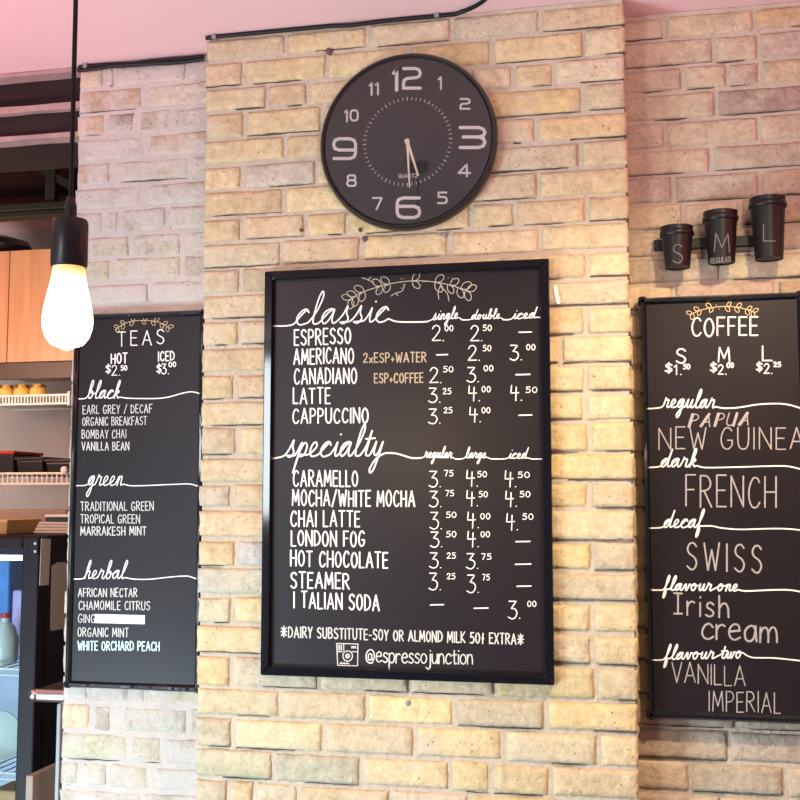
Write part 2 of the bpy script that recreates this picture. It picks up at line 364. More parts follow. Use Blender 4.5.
LOW = {
 'a': G(.5, 'C.46 .5 .36 .66 .2 .64 .05 .42 .08 .1 .24 0 .4 .16 .46 .5', 'L.46 .66 .5 0'), 'c': G(.44, 'C.44 .52 .3 .68 .12 .58 .02 .3 .1 .06 .28 0 .46 .1'),
 'e': G(.46, 'L.04 .36 .44 .4', 'C.44 .4 .4 .62 .24 .68 .08 .54 .03 .28 .12 .06 .28 0 .46 .1'),
 'h': G(.42, 'L0 0 0 1', 'C0 .4 .14 .62 .3 .62 .4 .4 .42 0'), 'i': G(.04, 'L.02 0 .02 .62', 'L.02 .86 .03 .9'),
 'I': G(.36, 'L0 1 .36 .98', 'L.18 1 .18 0', 'L0 0 .36 0'),
 'j': G(.2, 'C.18 .64 .18 0 .12 -.3 0 -.38 -.14 -.26', 'L.18 .86 .19 .9'),
 'm': G(.66, 'L0 0 .02 .64', 'C.02 .4 .12 .6 .24 .62 .32 .4 .32 0', 'C.32 .4 .44 .62 .56 .62 .64 .4 .66 0'),
 'n': G(.4, 'L0 0 0 .64', 'C0 .4 .12 .62 .28 .64 .38 .42 .4 0'), 'o': G(.44, 'O.22 .66 .06 .54 0 .33 .06 .1 .22 0 .38 .1 .44 .33 .38 .54'),
 'p': G(.42, 'L0 .64 0 -.4', 'C0 .45 .14 .64 .32 .62 .42 .34 .32 .06 .14 0 0 .16'), 'r': G(.32, 'L0 0 0 .64', 'C0 .4 .1 .58 .22 .64 .32 .58'),
 's': G(.36, 'C.34 .56 .22 .66 .08 .6 .06 .44 .2 .34 .34 .2 .28 .04 .14 0 0 .08'), 't': G(.34, 'C.14 .95 .14 .2 .2 .02 .32 .06', 'L0 .64 .32 .66'),
 'u': G(.42, 'C0 .64 .02 .2 .12 .02 .28 .06 .4 .3', 'L.41 .64 .42 0'), ' ': (.2, []),
 '@': G(.66, 'C.46 .5 .34 .6 .2 .5 .2 .22 .32 .14 .44 .3 .47 .52 .46 .2 .58 .16 .66 .42 .58 .76 .34 .88 .1 .72 0 .4 .1 .06 .36 -.06 .56 .02'),
}
def text(s, a, b, h, slant=0, gap=.23, font=CAPS, jit=.025, vstep=0):
    """pixel polylines of a hand-lettered line whose baseline runs from pixel a to pixel b"""
    tot = sum(font[c][0] for c in s) + gap * (len(s) - 1); ax, ay = a; bx, by = b; k = (bx - ax) / tot; x = 0; out = []
    for c in s:
        wd, st = font[c]; jy = R.uniform(-jit, jit); js = 1 + R.uniform(-jit, jit)
        for pl in st:
            out.append([(ax + k * (x + q[0]) + slant * q[1] * h, ay + (by - ay) * (x / tot) - h * (q[1] * js + jy)) for q in pl])
        x += wd + gap
    return out
SCRIPT = {
 'a': (1.05, '0 .1 .45 .8 .72 .95 .5 1 .2 .8 .08 .4 .25 .03 .5 .2 .7 .7 .76 .95 .72 .4 .82 .05 1.05 .15'),
 'b': (.95, '0 .1 .35 1 .5 1.9 .38 2.2 .25 1.9 .2 .9 .22 .25 .4 0 .65 .15 .72 .6 .6 .9 .45 .75 .6 .62 .95 .6'),
 'c': (.9, '0 .1 .3 .6 .6 .95 .76 .8 .6 1.02 .35 .95 .12 .6 .12 .25 .35 0 .65 .06 .9 .2'),
 'd': (1.1, '0 .1 .45 .8 .7 .95 .45 1 .15 .75 .08 .35 .25 .02 .5 .2 .75 1 .92 2.1 .8 1.0 .76 .3 .86 .04 1.1 .15'),
 'e': (.85, '0 .1 .3 .35 .55 .72 .42 1 .2 .85 .12 .4 .28 .05 .55 .05 .85 .2'),
 'f': (.8, '0 .1 .35 1 .5 1.9 .4 2.25 .28 1.8 .24 .5 .18 -.8 .24 -1.15 .38 -.9 .42 -.2 .35 .15 .8 .2'),
 'g': (1.0, '0 .1 .45 .8 .7 .95 .45 1 .15 .75 .1 .35 .28 .08 .5 .25 .72 .95 .65 0 .55 -.8 .35 -1.15 .2 -.85 .45 -.3 .8 .05 1 .15'),
 'h': (.95, '0 .1 .35 1 .5 1.9 .38 2.2 .27 1.7 .2 .6 .15 0 .25 .6 .5 1 .65 .8 .62 .3 .72 .03 .95 .15'),
 'i': (.62, '0 .1 .25 .65 .34 .98 .32 .4 .4 .05 .62 .15'),
 'k': (.95, '0 .1 .35 1 .5 1.9 .38 2.2 .27 1.7 .2 .6 .15 0 .25 .6 .5 .98 .62 .75 .3 .5 .5 .3 .65 .05 .95 .15'),
 'l': (.68, '0 .1 .35 .9 .55 1.8 .45 2.2 .3 1.8 .22 .8 .25 .15 .42 .02 .68 .15'),
 'n': (1.0, '0 .1 .2 .8 .3 .95 .28 .5 .22 0 .35 .7 .55 1 .68 .8 .65 .3 .75 .03 1 .15'),
 'o': (.95, '0 .1 .35 .8 .5 1 .25 .95 .1 .5 .25 .05 .5 .1 .65 .5 .5 .95 .62 .8 .95 .75'),
 'p': (.95, '0 .1 .3 .98 .25 .2 .1 -1.1 .25 .3 .5 .95 .75 .75 .68 .2 .42 .02 .38 .15 .95 .15'),
 'r': (.9, '0 .1 .2 .8 .26 1.15 .36 .92 .62 .92 .6 .5 .58 .15 .7 .02 .9 .15'),
 's': (.85, '0 .1 .3 .6 .48 1.15 .5 .7 .68 .3 .48 0 .22 .08 .45 .1 .85 .15'),
 't': (.72, '0 .1 .3 .8 .45 1.75 .38 .8 .35 .2 .5 .03 .72 .15'),
 'u': (1.05, '0 .1 .2 .8 .25 .98 .22 .3 .38 .02 .6 .3 .76 .98 .72 .3 .82 .03 1.05 .15'),
 'v': (1.0, '0 .1 .2 .85 .35 .9 .4 .2 .52 .02 .7 .5 .76 .95 1 .8'),
 'w': (1.25, '0 .1 .2 .85 .28 .9 .28 .2 .42 .02 .6 .4 .66 .9 .68 .2 .82 .02 .98 .5 1.02 .95 1.25 .8'),
 'y': (1.0, '0 .1 .2 .8 .25 .98 .24 .3 .4 .05 .6 .3 .76 .98 .66 0 .5 -.9 .3 -1.15 .2 -.85 .5 -.2 1 .15'),
}
def script(s, a, b, xh, slant=.28, pre=None, post=None, step=0):
    words = s.split(' '); tot = sum(SCRIPT[c][0] if c != ' ' else .6 for c in s)
    ax, ay = a; bx, by = b; k = (bx - ax) / tot; out = []; x = 0
    cur = [] if not pre else [(q[0], q[1]) for q in pre]
    for c in s:
        if c == ' ': x += .6; continue
        wd, d = SCRIPT[c]; q = _p(d)
        for i, (u, v) in enumerate(q):
            if i == 0 and cur and x > 0: continue
            cur.append((ax + k * (x + u) + slant * v * xh * .8, ay + (by - ay) * (x + u) / tot - v * xh))
        if c == 'i': out.append([(ax + k * (x + .45) + slant * 1.5 * xh * .8, ay - 1.55 * xh), (ax + k * (x + .47) + slant * 1.5 * xh * .8, ay - 1.57 * xh)])
        if c == 't': out.append([(ax + k * (x + .1) + slant * xh, ay - 1.25 * xh), (ax + k * (x + .8) + slant * xh, ay - 1.3 * xh)])
        x += wd
    if post: cur += list(post)
    out.append([tuple(v) for v in cr(cur, 4)]); return out
PX = .00228
def letters(name, polys, Y, wpx, m, parent, label=None):
    mb = MB()
    for pl in polys:
        mb.ribbon([B(q[0], q[1], Y) for q in pl], wpx * PX * R.uniform(.92, 1.08), th=.0005 + R.uniform(0, .00015))
    o = mb.build(name, m, parent)
    if label: o['label'] = label
    return o
def garland(path, leaves, leaf, berries, extra=()):
    st = cr(path, 8); out = [[tuple(q) for q in st]]; n = len(st)
    for t, side in leaves:
        i = max(0, min(n - 2, int(t * (n - 1)))); q = st[i]; d = (st[i + 1] - st[i]).normalized()
        nn = Vector((-d.y, d.x)) * side; dr = 1 if t >= .5 else -1
        ax = (d * dr * .75 + nn * .8).normalized(); sd = Vector((-ax.y, ax.x)); Lf = leaf * R.uniform(.9, 1.1)
        out.append([tuple(v) for v in cr([q, q + ax * Lf * .35 + sd * Lf * .26, q + ax * Lf * .75 + sd * Lf * .25, q + ax * Lf, q + ax * Lf * .75 - sd * Lf * .25, q + ax * Lf * .35 - sd * Lf * .26, q], 4)])
    out += [[(x, y), (x + .3, y)] for x, y in berries]
    out += [[tuple(v) for v in cr(e, 4)] for e in extra]
    return out

# ------------------------------------------------------------------ setting: floor, ceiling, brick walls
CEIL = Z0 + 1.088; YR = .10        # ceiling height; the recessed walls stand 10 cm behind the pier
struct(MB().box(-4, 3, -6, 2.2, -.05, 0).build('floor', M['floor']))
struct(MB().box(-4, 3, -6, 2.2, CEIL, CEIL + .1).build('ceiling', M['plaster']))
BED = [1.0815, 1.0225, .954, .8915, .8225, .757, .692, .6245, .562, .4965, .433, .369, .3035, .237, .172, .107, .0355, -.030,
       -.091, -.163, -.2295, -.297, -.365, -.4355, -.512, -.580, -.653, -.7235, -.790]
while BED[-1] > -Z0 + .02: BED.append(BED[-1] - .068)
BUFF = [(.66, .50, .29), (.64, .48, .285), (.68, .525, .30), (.60, .47, .31), (.57, .46, .34), (.69, .50, .27), (.62, .455, .28), (.64, .51, .34)]
PALE = [(.53, .44, .37), (.49, .42, .37), (.54, .46, .37), (.47, .40, .34), (.52, .38, .30), (.50, .45, .40)]
PINK = [(.55, .42, .30), (.58, .45, .31), (.51, .40, .31), (.57, .45, .34), (.50, .38, .30), (.60, .47, .34)]
def brick_wall(name, x0, x1, y, back, joints, cols, m, mm, seed, lret, rret, proud=.006, special={}, shade_odds=.6):
    rr = random.Random(seed); V = []; Fc = []; col = []; shade_lines = []
    zb_all = -Z0
    for ci in range(len(BED) - 1):
        zt, zb = BED[ci] + Z0, BED[ci + 1] + Z0
        js = joints.get(ci)
        if js is None:
            js = []; x = x0 + rr.choice((.11, .22, .225))
            while x < x1 - .06: js.append(x); x += rr.choice((.225, .23, .115, .22))
        xs = [x0] + sorted(js) + [x1]
        for k in range(len(xs) - 1):
            a = xs[k] + (.005 + rr.uniform(-.001, .003) if k else rr.uniform(-.001, .004)); b = xs[k + 1] - (.005 + rr.uniform(-.001, .003) if k < len(xs) - 2 else rr.uniform(-.001, .004))
            if b - a < .015: continue
            lo = zb + .003 + rr.uniform(-.001, .0025); hi = zt - .0055 - rr.uniform(-.001, .003)
            c = special.get((ci, k)) or rr.choice(cols); f = rr.uniform(.9, 1.08); c = (c[0] * f, c[1] * f, c[2] * f * rr.uniform(.94, 1.06), 1)
            if rr.random() < shade_odds: shade_lines.append((a, b, lo, k == len(xs) - 2))
            nx = max(4, int((b - a) / .018)); nz = 5; base = len(V); tilt = rr.uniform(-.002, .002); sd = rr.uniform(0, 90)
            dl = back if (k == 0 and lret) else y + .03; dr = back if (k == len(xs) - 2 and rret) else y + .03
            us = [0, .006 / (b - a)] + [i / (nx - 1) for i in range(1, nx - 1)] + [1 - .006 / (b - a), 1]
            vs_ = [0, .10] + [j / (nz - 1) for j in range(1, nz - 1)] + [.90, 1]
            for j, vv in enumerate(vs_):
                for i, uu in enumerate(us):
                    px = a + (b - a) * uu; pz = lo + (hi - lo) * vv
                    edge = (i in (0, len(us) - 1)) + (j in (0, len(vs_) - 1))
                    n1 = noise.noise(Vector((px * 26, sd, pz * 26))); n2 = noise.noise(Vector((px * 60, sd + 5, pz * 60)))
                    py = y - proud + tilt * (uu - .5) + n1 * .0016 + n2 * .0008
                    if edge:
                        py += .0045; q = noise.noise(Vector((px * 45, pz * 45, sd))) * .0026
                        if j == 0: pz += q + .0005
                        if j == len(vs_) - 1: pz += q
                        if i in (0, len(us) - 1): px += q * 1.2
                    V.append((px, py, pz)); col.append(c)
            W_ = len(us); H_ = len(vs_)
            for j in range(H_ - 1):
                for i in range(W_ - 1): Fc.append((base + j * W_ + i, base + j * W_ + i + 1, base + (j + 1) * W_ + i + 1, base + (j + 1) * W_ + i))
            ring = [i for i in range(W_)] + [j * W_ + W_ - 1 for j in range(1, H_)] + [(H_ - 1) * W_ + i for i in range(W_ - 2, -1, -1)] + [j * W_ for j in range(H_ - 2, 0, -1)]
            kb = len(V)
            for q in ring:
                p = V[base + q]; u = us[q % W_]; V.append((p[0], dl + (dr - dl) * u if (dl != dr) else dl, p[2])); col.append(c)
            for i in range(len(ring)):
                j = (i + 1) % len(ring); Fc.append((base + ring[i], kb + i, kb + j, base + ring[j]))
    me = bpy.data.meshes.new(name); o = bpy.data.objects.new(name, me); C.objects.link(o); WORLD[o.name] = Vector((0, 0, 0))
    me.from_pydata(V, [], Fc); me.materials.append(m)
    at = me.attributes.new('tone', 'FLOAT_COLOR', 'POINT')
    at.data.foreach_set('color', [t for c in col for t in c])
    for q in me.polygons: q.use_smooth = True
    me.set_sharp_from_angle(angle=1.1)
    struct(o)
    mc = MB()
    # lime mortar bed: a gently uneven sheet over a solid core
    nx = int((x1 - x0) / .02); nz = int(CEIL / .02); vs = []; fs = []
    ins = .006
    for j in range(nz + 1):
        for i in range(nx + 1):
            px = x0 + ins + (x1 - x0 - 2 * ins) * i / nx; pz = .001 + (CEIL - .002) * j / nz
            vs.append((px, y + noise.noise(Vector((px * 17, seed, pz * 17))) * .0022 + noise.noise(Vector((px * 5, seed + 3, pz * 5))) * .002, pz))
    for j in range(nz):
        for i in range(nx): fs.append((j * (nx + 1) + i, j * (nx + 1) + i + 1, (j + 1) * (nx + 1) + i + 1, (j + 1) * (nx + 1) + i))
    mc.add(vs, fs); mc.box(x0 + ins, x1 - ins, y + .008, back, .001, CEIL - .001)
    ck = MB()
    for a, b, z, last in shade_lines:        # dark strips painted as shade in the open joint under a brick, coming and going
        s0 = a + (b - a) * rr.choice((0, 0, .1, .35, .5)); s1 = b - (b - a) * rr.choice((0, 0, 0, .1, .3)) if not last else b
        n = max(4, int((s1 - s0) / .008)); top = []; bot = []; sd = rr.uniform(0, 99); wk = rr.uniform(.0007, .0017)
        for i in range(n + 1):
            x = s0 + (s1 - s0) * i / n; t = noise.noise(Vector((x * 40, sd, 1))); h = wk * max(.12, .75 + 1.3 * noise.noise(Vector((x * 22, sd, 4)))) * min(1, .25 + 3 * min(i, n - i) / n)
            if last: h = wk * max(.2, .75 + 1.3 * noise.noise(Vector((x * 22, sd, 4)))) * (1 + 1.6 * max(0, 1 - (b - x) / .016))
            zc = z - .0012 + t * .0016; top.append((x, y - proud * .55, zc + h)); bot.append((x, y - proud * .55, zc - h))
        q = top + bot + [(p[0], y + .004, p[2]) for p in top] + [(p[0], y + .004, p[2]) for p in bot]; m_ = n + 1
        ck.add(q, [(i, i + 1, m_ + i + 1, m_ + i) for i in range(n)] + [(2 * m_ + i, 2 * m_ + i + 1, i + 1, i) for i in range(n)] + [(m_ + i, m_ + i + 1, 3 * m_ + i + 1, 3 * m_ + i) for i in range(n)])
    if ck.v: ck.build('joint_crack_shade', M['crack_shade'], o)
    mo = mc.build('mortar', mm, o)
    for q in mo.data.polygons: q.use_smooth = True
    mo.data.set_sharp_from_angle(angle=1.0)
    return o
def jx(d, Y, ref):                  # joint pixel columns -> metres, read at each course's mid height
    out = {}
    for ci, xs in d.items():
        z = (BED[ci] + BED[ci + 1]) / 2 + Z0; l = []
        for px in xs:
            lo, hi = -100, 900
            for _ in range(40):
                mid = (lo + hi) / 2
                if B(px, mid, Y).z > z: lo = mid
                else: hi = mid
            l.append(B(px, (lo + hi) / 2, Y).x)
        out[ci] = l
    return out
PJ = {0: [287, 367, 452, 540], 1: [244, 327, 408, 492, 584], 2: [268, 308, 390, 470, 514, 555], 3: [245, 323, 400, 480, 584], 4: [286, 330, 410, 490, 537], 5: [243, 317, 400, 480, 581],
      6: [284, 365, 450, 539], 7: [243, 306, 348, 400, 472, 515, 587], 8: [282, 362, 450, 540], 9: [241, 330, 420, 500, 587], 10: [300, 380, 470], 11: [240, 320, 400, 490, 586], 12: [280, 360, 440, 520, 561],
      13: [236, 320, 400, 490, 586], 14: [300, 400, 490, 585], 15: [238.5, 320, 420, 500, 590], 16: [300, 400, 500], 17: [233, 300, 400, 500, 589], 18: [300, 400, 500], 19: [236, 300, 400, 500, 592],
      20: [300, 400, 500], 21: [232.5, 300, 400, 500, 592], 22: [300, 400, 500, 592], 23: [231, 320, 410, 496, 595], 24: [280, 367, 455, 546], 25: [233, 324, 414.6, 503.6, 599], 26: [274, 362, 450, 491, 550], 27: [229, 255, 299, 390, 470, 560]}
LJ = {0: [105, 115, 187], 1: [145], 2: [107, 137, 172], 3: [146], 4: [112, 190], 5: [144], 6: [105, 120, 167], 7: [131, 182], 8: [112, 182], 9: [150], 24: [90, 131, 147], 25: [92, 113, 122, 188], 26: [129, 164], 27: [80, 108, 150]}
RJ = {0: [664, 755], 1: [714, 759], 2: [684, 728, 761], 3: [717], 4: [666, 759], 5: [712], 6: [673, 760], 7: [684, 740], 25: [729], 26: [690, 786], 27: [720]}
PX0, PX1 = -.5092, .5202
WL0 = -.915
PJm = jx(PJ, 0, 0); LJm = jx(LJ, YR, 0); RJm = {k: v + [v[-1] + .22 * i for i in range(1, 6)] for k, v in jx(RJ, YR, 0).items()}
wall_mid = brick_wall('wall_middle', PX0, PX1, 0, .099, PJm, BUFF, M['brick'], M['mortar'], 11, True, True,
    special={(9, 1): (.50, .40, .28), (5, 1): (.56, .47, .38), (23, 2): (.62, .50, .34), (24, 2): (.72, .55, .32), (20, 0): (.52, .47, .40), (19, 1): (.54, .49, .44), (21, 0): (.66, .57, .42), (26, 0): (.50, .44, .30), (26, 1): (.48, .43, .32), (27, 0): (.52, .40, .28)})
wall_left = brick_wall('wall_left', WL0, PX0 + .012, YR, YR + .34, LJm, PALE, M['brick_lime'], M['mortar_light'], 23, True, False, proud=.003, shade_odds=.16,
    special={(2, 1): (.30, .23, .21), (2, 0): (.60, .42, .30), (0, 0): (.60, .46, .26), (4, 0): (.52, .34, .26), (25, 0): (.72, .52, .34), (26, 0): (.52, .46, .33)})
wall_right = brick_wall('wall_right', PX1 - .012, 1.75, YR, YR + .34, RJm, PINK, M['brick'], M['mortar'], 37, False, False,
    special={(3, 1): (.36, .26, .22), (0, 2): (.56, .36, .18), (2, 1): (.60, .45, .30)})
mb = MB(); q = B(557, 275, -.012)       # paint scrape
mb.ribbon([B(555.5, 287, -.0085), B(556.5, 294, -.0085), B(558.5, 302, -.0085)], .010, th=.0006); sc_ = mb.build('paint_scrape', M['white'], wall_mid); sc_['label'] = 'white paint scrape on the brick'
struct(MB().box(-4, 3, 1.72, 1.82, 0, CEIL).build('wall_kitchen', M['kitchenwall']))
struct(MB().box(-4.0, -3.9, -6, 1.72, 0, CEIL).build('wall_far_left', M['kitchenwall']))
xw = WL0 - .004; zb, zt = B(56, 800, YR).z - .9, B(56, 704, YR).z
struct(MB().box(xw - .011, xw, YR + .002, YR + .03, 0, zt).build('trim_1', M['plug'], bevel=.002))

# ------------------------------------------------------------------ timber lintel over the kitchen opening
def zat(px, py, Y): return B(px, py, Y).z
lint = MB(); XL = -2.6; xr = WL0 - .006; YL = YR + .02
z1, z2, z3, z4, z5 = zat(35, 78, YL), zat(35, 105.5, YL), zat(35, 111.5, YL), zat(35, 134.5, YL), zat(35, 138.5, YL)
lroot = bpy.data.objects.new('trim_2', None); C.objects.link(lroot); lroot.location = (-1.75, YL, z5); WORLD['trim_2'] = Vector((-1.75, YL, z5)); struct(lroot)
def ragged(mb, x0, x1, y0, y1, za, zb_, amp, sd, n=60):
    vs = []; fs = []
    for i in range(n + 1):
        x = x0 + (x1 - x0) * i / n; a = za + noise.noise(Vector((x * 9, sd, 0))) * amp; b = zb_ + noise.noise(Vector((x * 9, sd, 7))) * amp
        vs += [(x, y0, a), (x, y0, b), (x, y1, b), (x, y1, a)]
    for i in range(n):
        k = 4 * i; l = k + 4
        for t in range(4):
            u = (t + 1) % 4; fs.append((k + t, l + t, l + u, k + u))
    fs += [(0, 1, 2, 3), (4 * n + 3, 4 * n + 2, 4 * n + 1, 4 * n)]
    return mb.add(vs, fs)
ragged(MB(), XL, xr, YL - .02, YL + .3, z1, CEIL - .002, .003, 1).build('brick_course', M['oldplaster'], lroot)
ragged(MB(), XL, xr, YL + .025, YL + .3, z2, z1 + .004, .003, 2).build('timber_beam', M['timber'], lroot, bevel=.004)
ragged(MB(), XL, xr, YL, YL + .05, z3, z2 + .002, .003, 3).build('plaster_strip', M['oldplaster'], lroot)
ragged(MB(), XL, xr, YL + .02, YL + .3, z4, z3 + .003, .003, 4).build('timber_beam', M['timber'], lroot, bevel=.004)
ragged(MB(), XL, xr, YL + .005, YL + .05, z5, z4 + .002, .002, 5).build('flange', M['oldplaster'], lroot)

# ------------------------------------------------------------------ kitchen seen through the opening
YK = 1.10
def bbox_px(mb, xa, ya, xb, yb, Y, d):
    a = B(xa, ya, Y); b = B(xb, yb, Y); return mb.box(a.x, b.x, Y, Y + d, a.z, b.z)
# dark bulkhead high up on the kitchen wall
zq = zat(30, 197, .75)
struct(MB().box(-3.89, -.6, .75, 1.0, zq, CEIL - .001).build('trim_3', M['maroon']))
# overhead metal rail with post and brace
r0 = B(0, 216, .66); r1 = B(110, 202, .66); xa = -2.6; xb = -.96
rz0 = zat(30, 215.5, .66); rz1 = zat(30, 203, .66)
rail = thing('overhead_rail', ((xa + xb) / 2, .71, rz0), 'dark green metal rail across the kitchen, above the oak cabinet', 'rail')
MB().box(xa, xb, .66, .71, rz0 + (rz1 - rz0) * .45, rz1).build('rail', M['greenmetal'], rail, bevel=.003)
MB().box(xa, xb, .67, .72, rz0, rz0 + (rz1 - rz0) * .44).build('rail', M['greenmetal'], rail, bevel=.003)
pa = B(45, 206, .68).x; pb = B(55, 206, .68).x; pt = zat(50, 166, .68)
MB().box(pa, pb, .675, .705, rz1, pt).build('post', M['greenmetal'], rail, bevel=.003)
b0 = B(50, 170, .69); b1 = B(14, 146, .69); b2 = B(72, 182, .69)
MB().hexa([(b1.x, .68, b1.z - .03), (b0.x, .68, b0.z - .03), (b0.x, .70, b0.z - .03), (b1.x, .70, b1.z - .03), (b1.x, .68, b1.z + .01), (b0.x, .68, b0.z + .01), (b0.x, .70, b0.z + .01), (b1.x, .70, b1.z + .01)]).build('brace', M['greenmetal'], rail)
MB().hexa([(b0.x, .68, b0.z - .03), (b2.x, .68, b2.z - .03), (b2.x, .70, b2.z - .03), (b0.x, .70, b0.z - .03), (b0.x, .68, b0.z + .0), (b2.x, .68, b2.z + .0), (b2.x, .70, b2.z + .0), (b0.x, .70, b0.z + .0)]).build('brace', M['greenmetal'], rail)
for xx in (xa + .02, xb - .04): MB().box(xx, xx + .02, .68, .70, rz1, CEIL).build('hanger', M['greenmetal'], rail)
# oak cabinet
cx0, cx1 = B(-60, 300, YK).x, B(110, 300, YK).x
cz0, cz1 = zat(35, 362, YK), zat(35, 249.5, YK)
cab = thing('wall_cabinet', ((cx0 + cx1) / 2, YK + .3, cz0 - .07), 'oak veneer wall cabinet with brown lower edge behind the bulb', 'cabinet')
MB().box(cx0, cx1, YK + .02, 1.719, cz0, cz1 - .002).build('body', M['oak'], cab, bevel=.002)
dx = B(8.5, 300, YK).x
d1 = MB().box(cx0, dx - .0015, YK, YK + .019, cz0 + .002, cz1).build('door', M['oak'], cab, bevel=.0015)
d2 = MB().box(dx + .0015, cx1, YK, YK + .019, cz0 + .002, cz1).build('door', M['oak'], cab, bevel=.0015)
fz = zat(35, 378.5, YK)
MB().box(cx0, cx1, YK + .005, YK + .03, fz, cz0).build('fascia', M['darkbrown'], cab, bevel=.002)
ul = MB().box(cx0 + .05, cx1 - .2, YK + .10, YK + .14, cz0 - .018, cz0).build('light_strip', emis('warm_strip', (1, .62, .25), 5.0), cab); ul['label'] = 'lit warm strip under the cabinet'
# dark round pot and white cap on the cabinet
P_ = B(2, 249, YK + .12); tag(MB().lathe([(.07, 0), (.10, .02), (.115, .05), (.10, .075), (.05, .09), (.02, .10)], (P_.x - .02, YK + .15, cz1 - .002), 28).build('bowl', M['black'], smooth=True), 'dark upturned bowl on top of the oak cabinet, at its left', 'bowl')
P_ = B(39, 249, YK + .1); tag(MB().lathe([(.035, 0), (.035, .012), (.02, .022)], (P_.x, YK + .1, cz1 - .002), 20).build('bottle_cap', M['white'], smooth=True), 'small pale lid on top of the oak cabinet beside the bulb', 'cap')
# wire shelves
def wire_shelf(Y, ptop, pbot, depth, label, pitch, m, xend):
    zt, zb = zat(30, ptop, Y), zat(30, pbot, Y); x0, x1 = cx0, B(xend, ptop, Y).x
    t = thing('wire_shelf', ((x0 + x1) / 2, Y + depth / 2, zb), label, 'shelf', 'white wire kitchen shelves')
    for yy, zz in ((Y, zt), (Y, zb), (Y + depth, zt)): MB().tube([(x0, yy, zz), (x1, yy, zz)], .0042).build('rail', m, t, smooth=True)
    r = MB(); n = int((x1 - x0) / pitch)
    for i in range(n + 1):
        x = x0 + (x1 - x0) * i / n; r.tube([(x, Y + depth, zt + .002), (x, Y - .001, zt + .002), (x, Y - .001, zb)], .0022, 6)
    r.build('wires', m, t, smooth=True)
    e = MB(); e.tube([(x1, Y, zt + .012), (x1, Y, zb - .008)], .006); e.tube([(x1, Y, zt), (x1, 1.719, zt)], .005); e.build('bracket', m, t, smooth=True)
    return t, zt, zb, x0, x1
s1, s1t, s1b, _, s1x = wire_shelf(YK - .02, 395.5, 404, .55, 'white wire shelf lit warm, directly under the oak cabinet', .0125, M['wire'], 69)
s2, s2t, s2b, _, s2x = wire_shelf(YK - .12, 473.5, 484, .62, 'white wire shelf holding black containers, above the fridge', .0185, M['wire'], 72)
MB().lathe([(.012, 0), (.012, .012), (.006, .016)], (B(67.5, 470, YK - .12).x, YK - .135, zat(67, 470, YK - .12)), 18, 'y').build('end_cap', M['white'], s2, smooth=True)
# amber jars on the upper shelf
for i, (px, lab) in enumerate(((6, 'amber jar at the left edge of the upper wire shelf'), (22, 'amber jar on the upper wire shelf, second from the left edge'), (38, 'amber jar on the upper wire shelf, nearest the tea board'))):
    x = B(px, 392, YK + .25).x
    t = thing('jar', (x, YK + .25, s1t + .004), lab, 'jar', 'amber jars on the upper wire shelf')
    MB().lathe([(.028, 0), (.032, .004), (.032, .045), (.026, .054)], (x, YK + .25, s1t + .004), 20).build('body', M['amber'], t, smooth=True)
    MB().lathe([(.027, .054), (.027, .066)], (x, YK + .25, s1t + .004), 20).build('lid', M['brass'], t, smooth=True)
# black containers on the lower shelf
def tub(px0, px1, ptop, Y, d, m, lab, lidm=None, taper=.9):
    a, b = B(px0, ptop, Y), B(px1, ptop, Y); z0_ = s2t + .0045; zt_ = a.z; cx = (a.x + b.x) / 2; hw = (b.x - a.x) / 2; k = taper
    t = thing('food_tub', (cx, Y + d / 2, z0_), lab, 'container', 'containers on the lower wire shelf')
    MB().hexa([(cx - hw * k, Y + d * .05, z0_), (cx + hw * k, Y + d * .05, z0_), (cx + hw * k, Y + d * .95, z0_), (cx - hw * k, Y + d * .95, z0_), (cx - hw, Y, zt_ - .012), (cx + hw, Y, zt_ - .012), (cx + hw, Y + d, zt_ - .012), (cx - hw, Y + d, zt_ - .012)]).build('body', m, t, bevel=.006)
    MB().box(cx - hw - .004, cx + hw + .004, Y - .004, Y + d + .004, zt_ - .012, zt_).build('lid', lidm or m, t, bevel=.003)
tub(-6, 13.5, 451, YK + .02, .2, M['black'], 'black tub with red lid on the lower wire shelf', M['red'])
tub(15.5, 43, 457, YK + .03, .2, M['black'], 'wide black tub on the middle of the lower wire shelf')
tub(45, 72, 459, YK + .03, .2, M['black'], 'black tub at the tea board end of the lower wire shelf')

# fridge
FY = .45; fx1 = B(38.5, 560, FY).x; fx0 = fx1 - .62; fzt = zat(38.5, 536, FY); FD = .62
fr = thing('drinks_fridge', ((fx0 + fx1) / 2, FY + FD / 2, 0), 'black glass-door drinks fridge at the left edge, lit blue inside', 'fridge')
wl = .025
sh = MB(); sh.box(fx1 - wl, fx1, FY + .05, FY + FD, .06, fzt); sh.box(fx0, fx0 + wl, FY + .05, FY + FD, .06, fzt); sh.box(fx0 + wl, fx1 - wl, FY + .05, FY + FD, fzt - .06, fzt)
sh.box(fx0 + wl, fx1 - wl, FY + .05, FY + FD, .06, .20); sh.box(fx0 + wl, fx1 - wl, FY + FD - .03, FY + FD, .2, fzt - .06)
sh.build('cabinet', M['fridge'], fr, bevel=.004)
MB().box(fx0 + wl, fx1 - wl, FY + FD - .04, FY + FD - .031, .2, fzt - .06).build('liner', M['liner'], fr)
for xx in (fx0 + .06, fx1 - .06):
    for yy in (FY + .1, FY + FD - .08): MB().lathe([(.018, 0), (.018, .06)], (xx, yy, 0), 14).build('foot', M['black'], fr, smooth=True)
gx = B(20.5, 600, FY).x; gz = zat(10, 550, FY)
db = MB(); db.box(gx, fx1, FY, FY + .045, .12, fzt - .006); db.box(fx0, fx0 + (fx1 - gx), FY, FY + .045, .12, fzt - .006)
db.box(fx0 + (fx1 - gx), gx, FY, FY + .045, gz, fzt - .006); db.box(fx0 + (fx1 - gx), gx, FY, FY + .045, .12, .22)
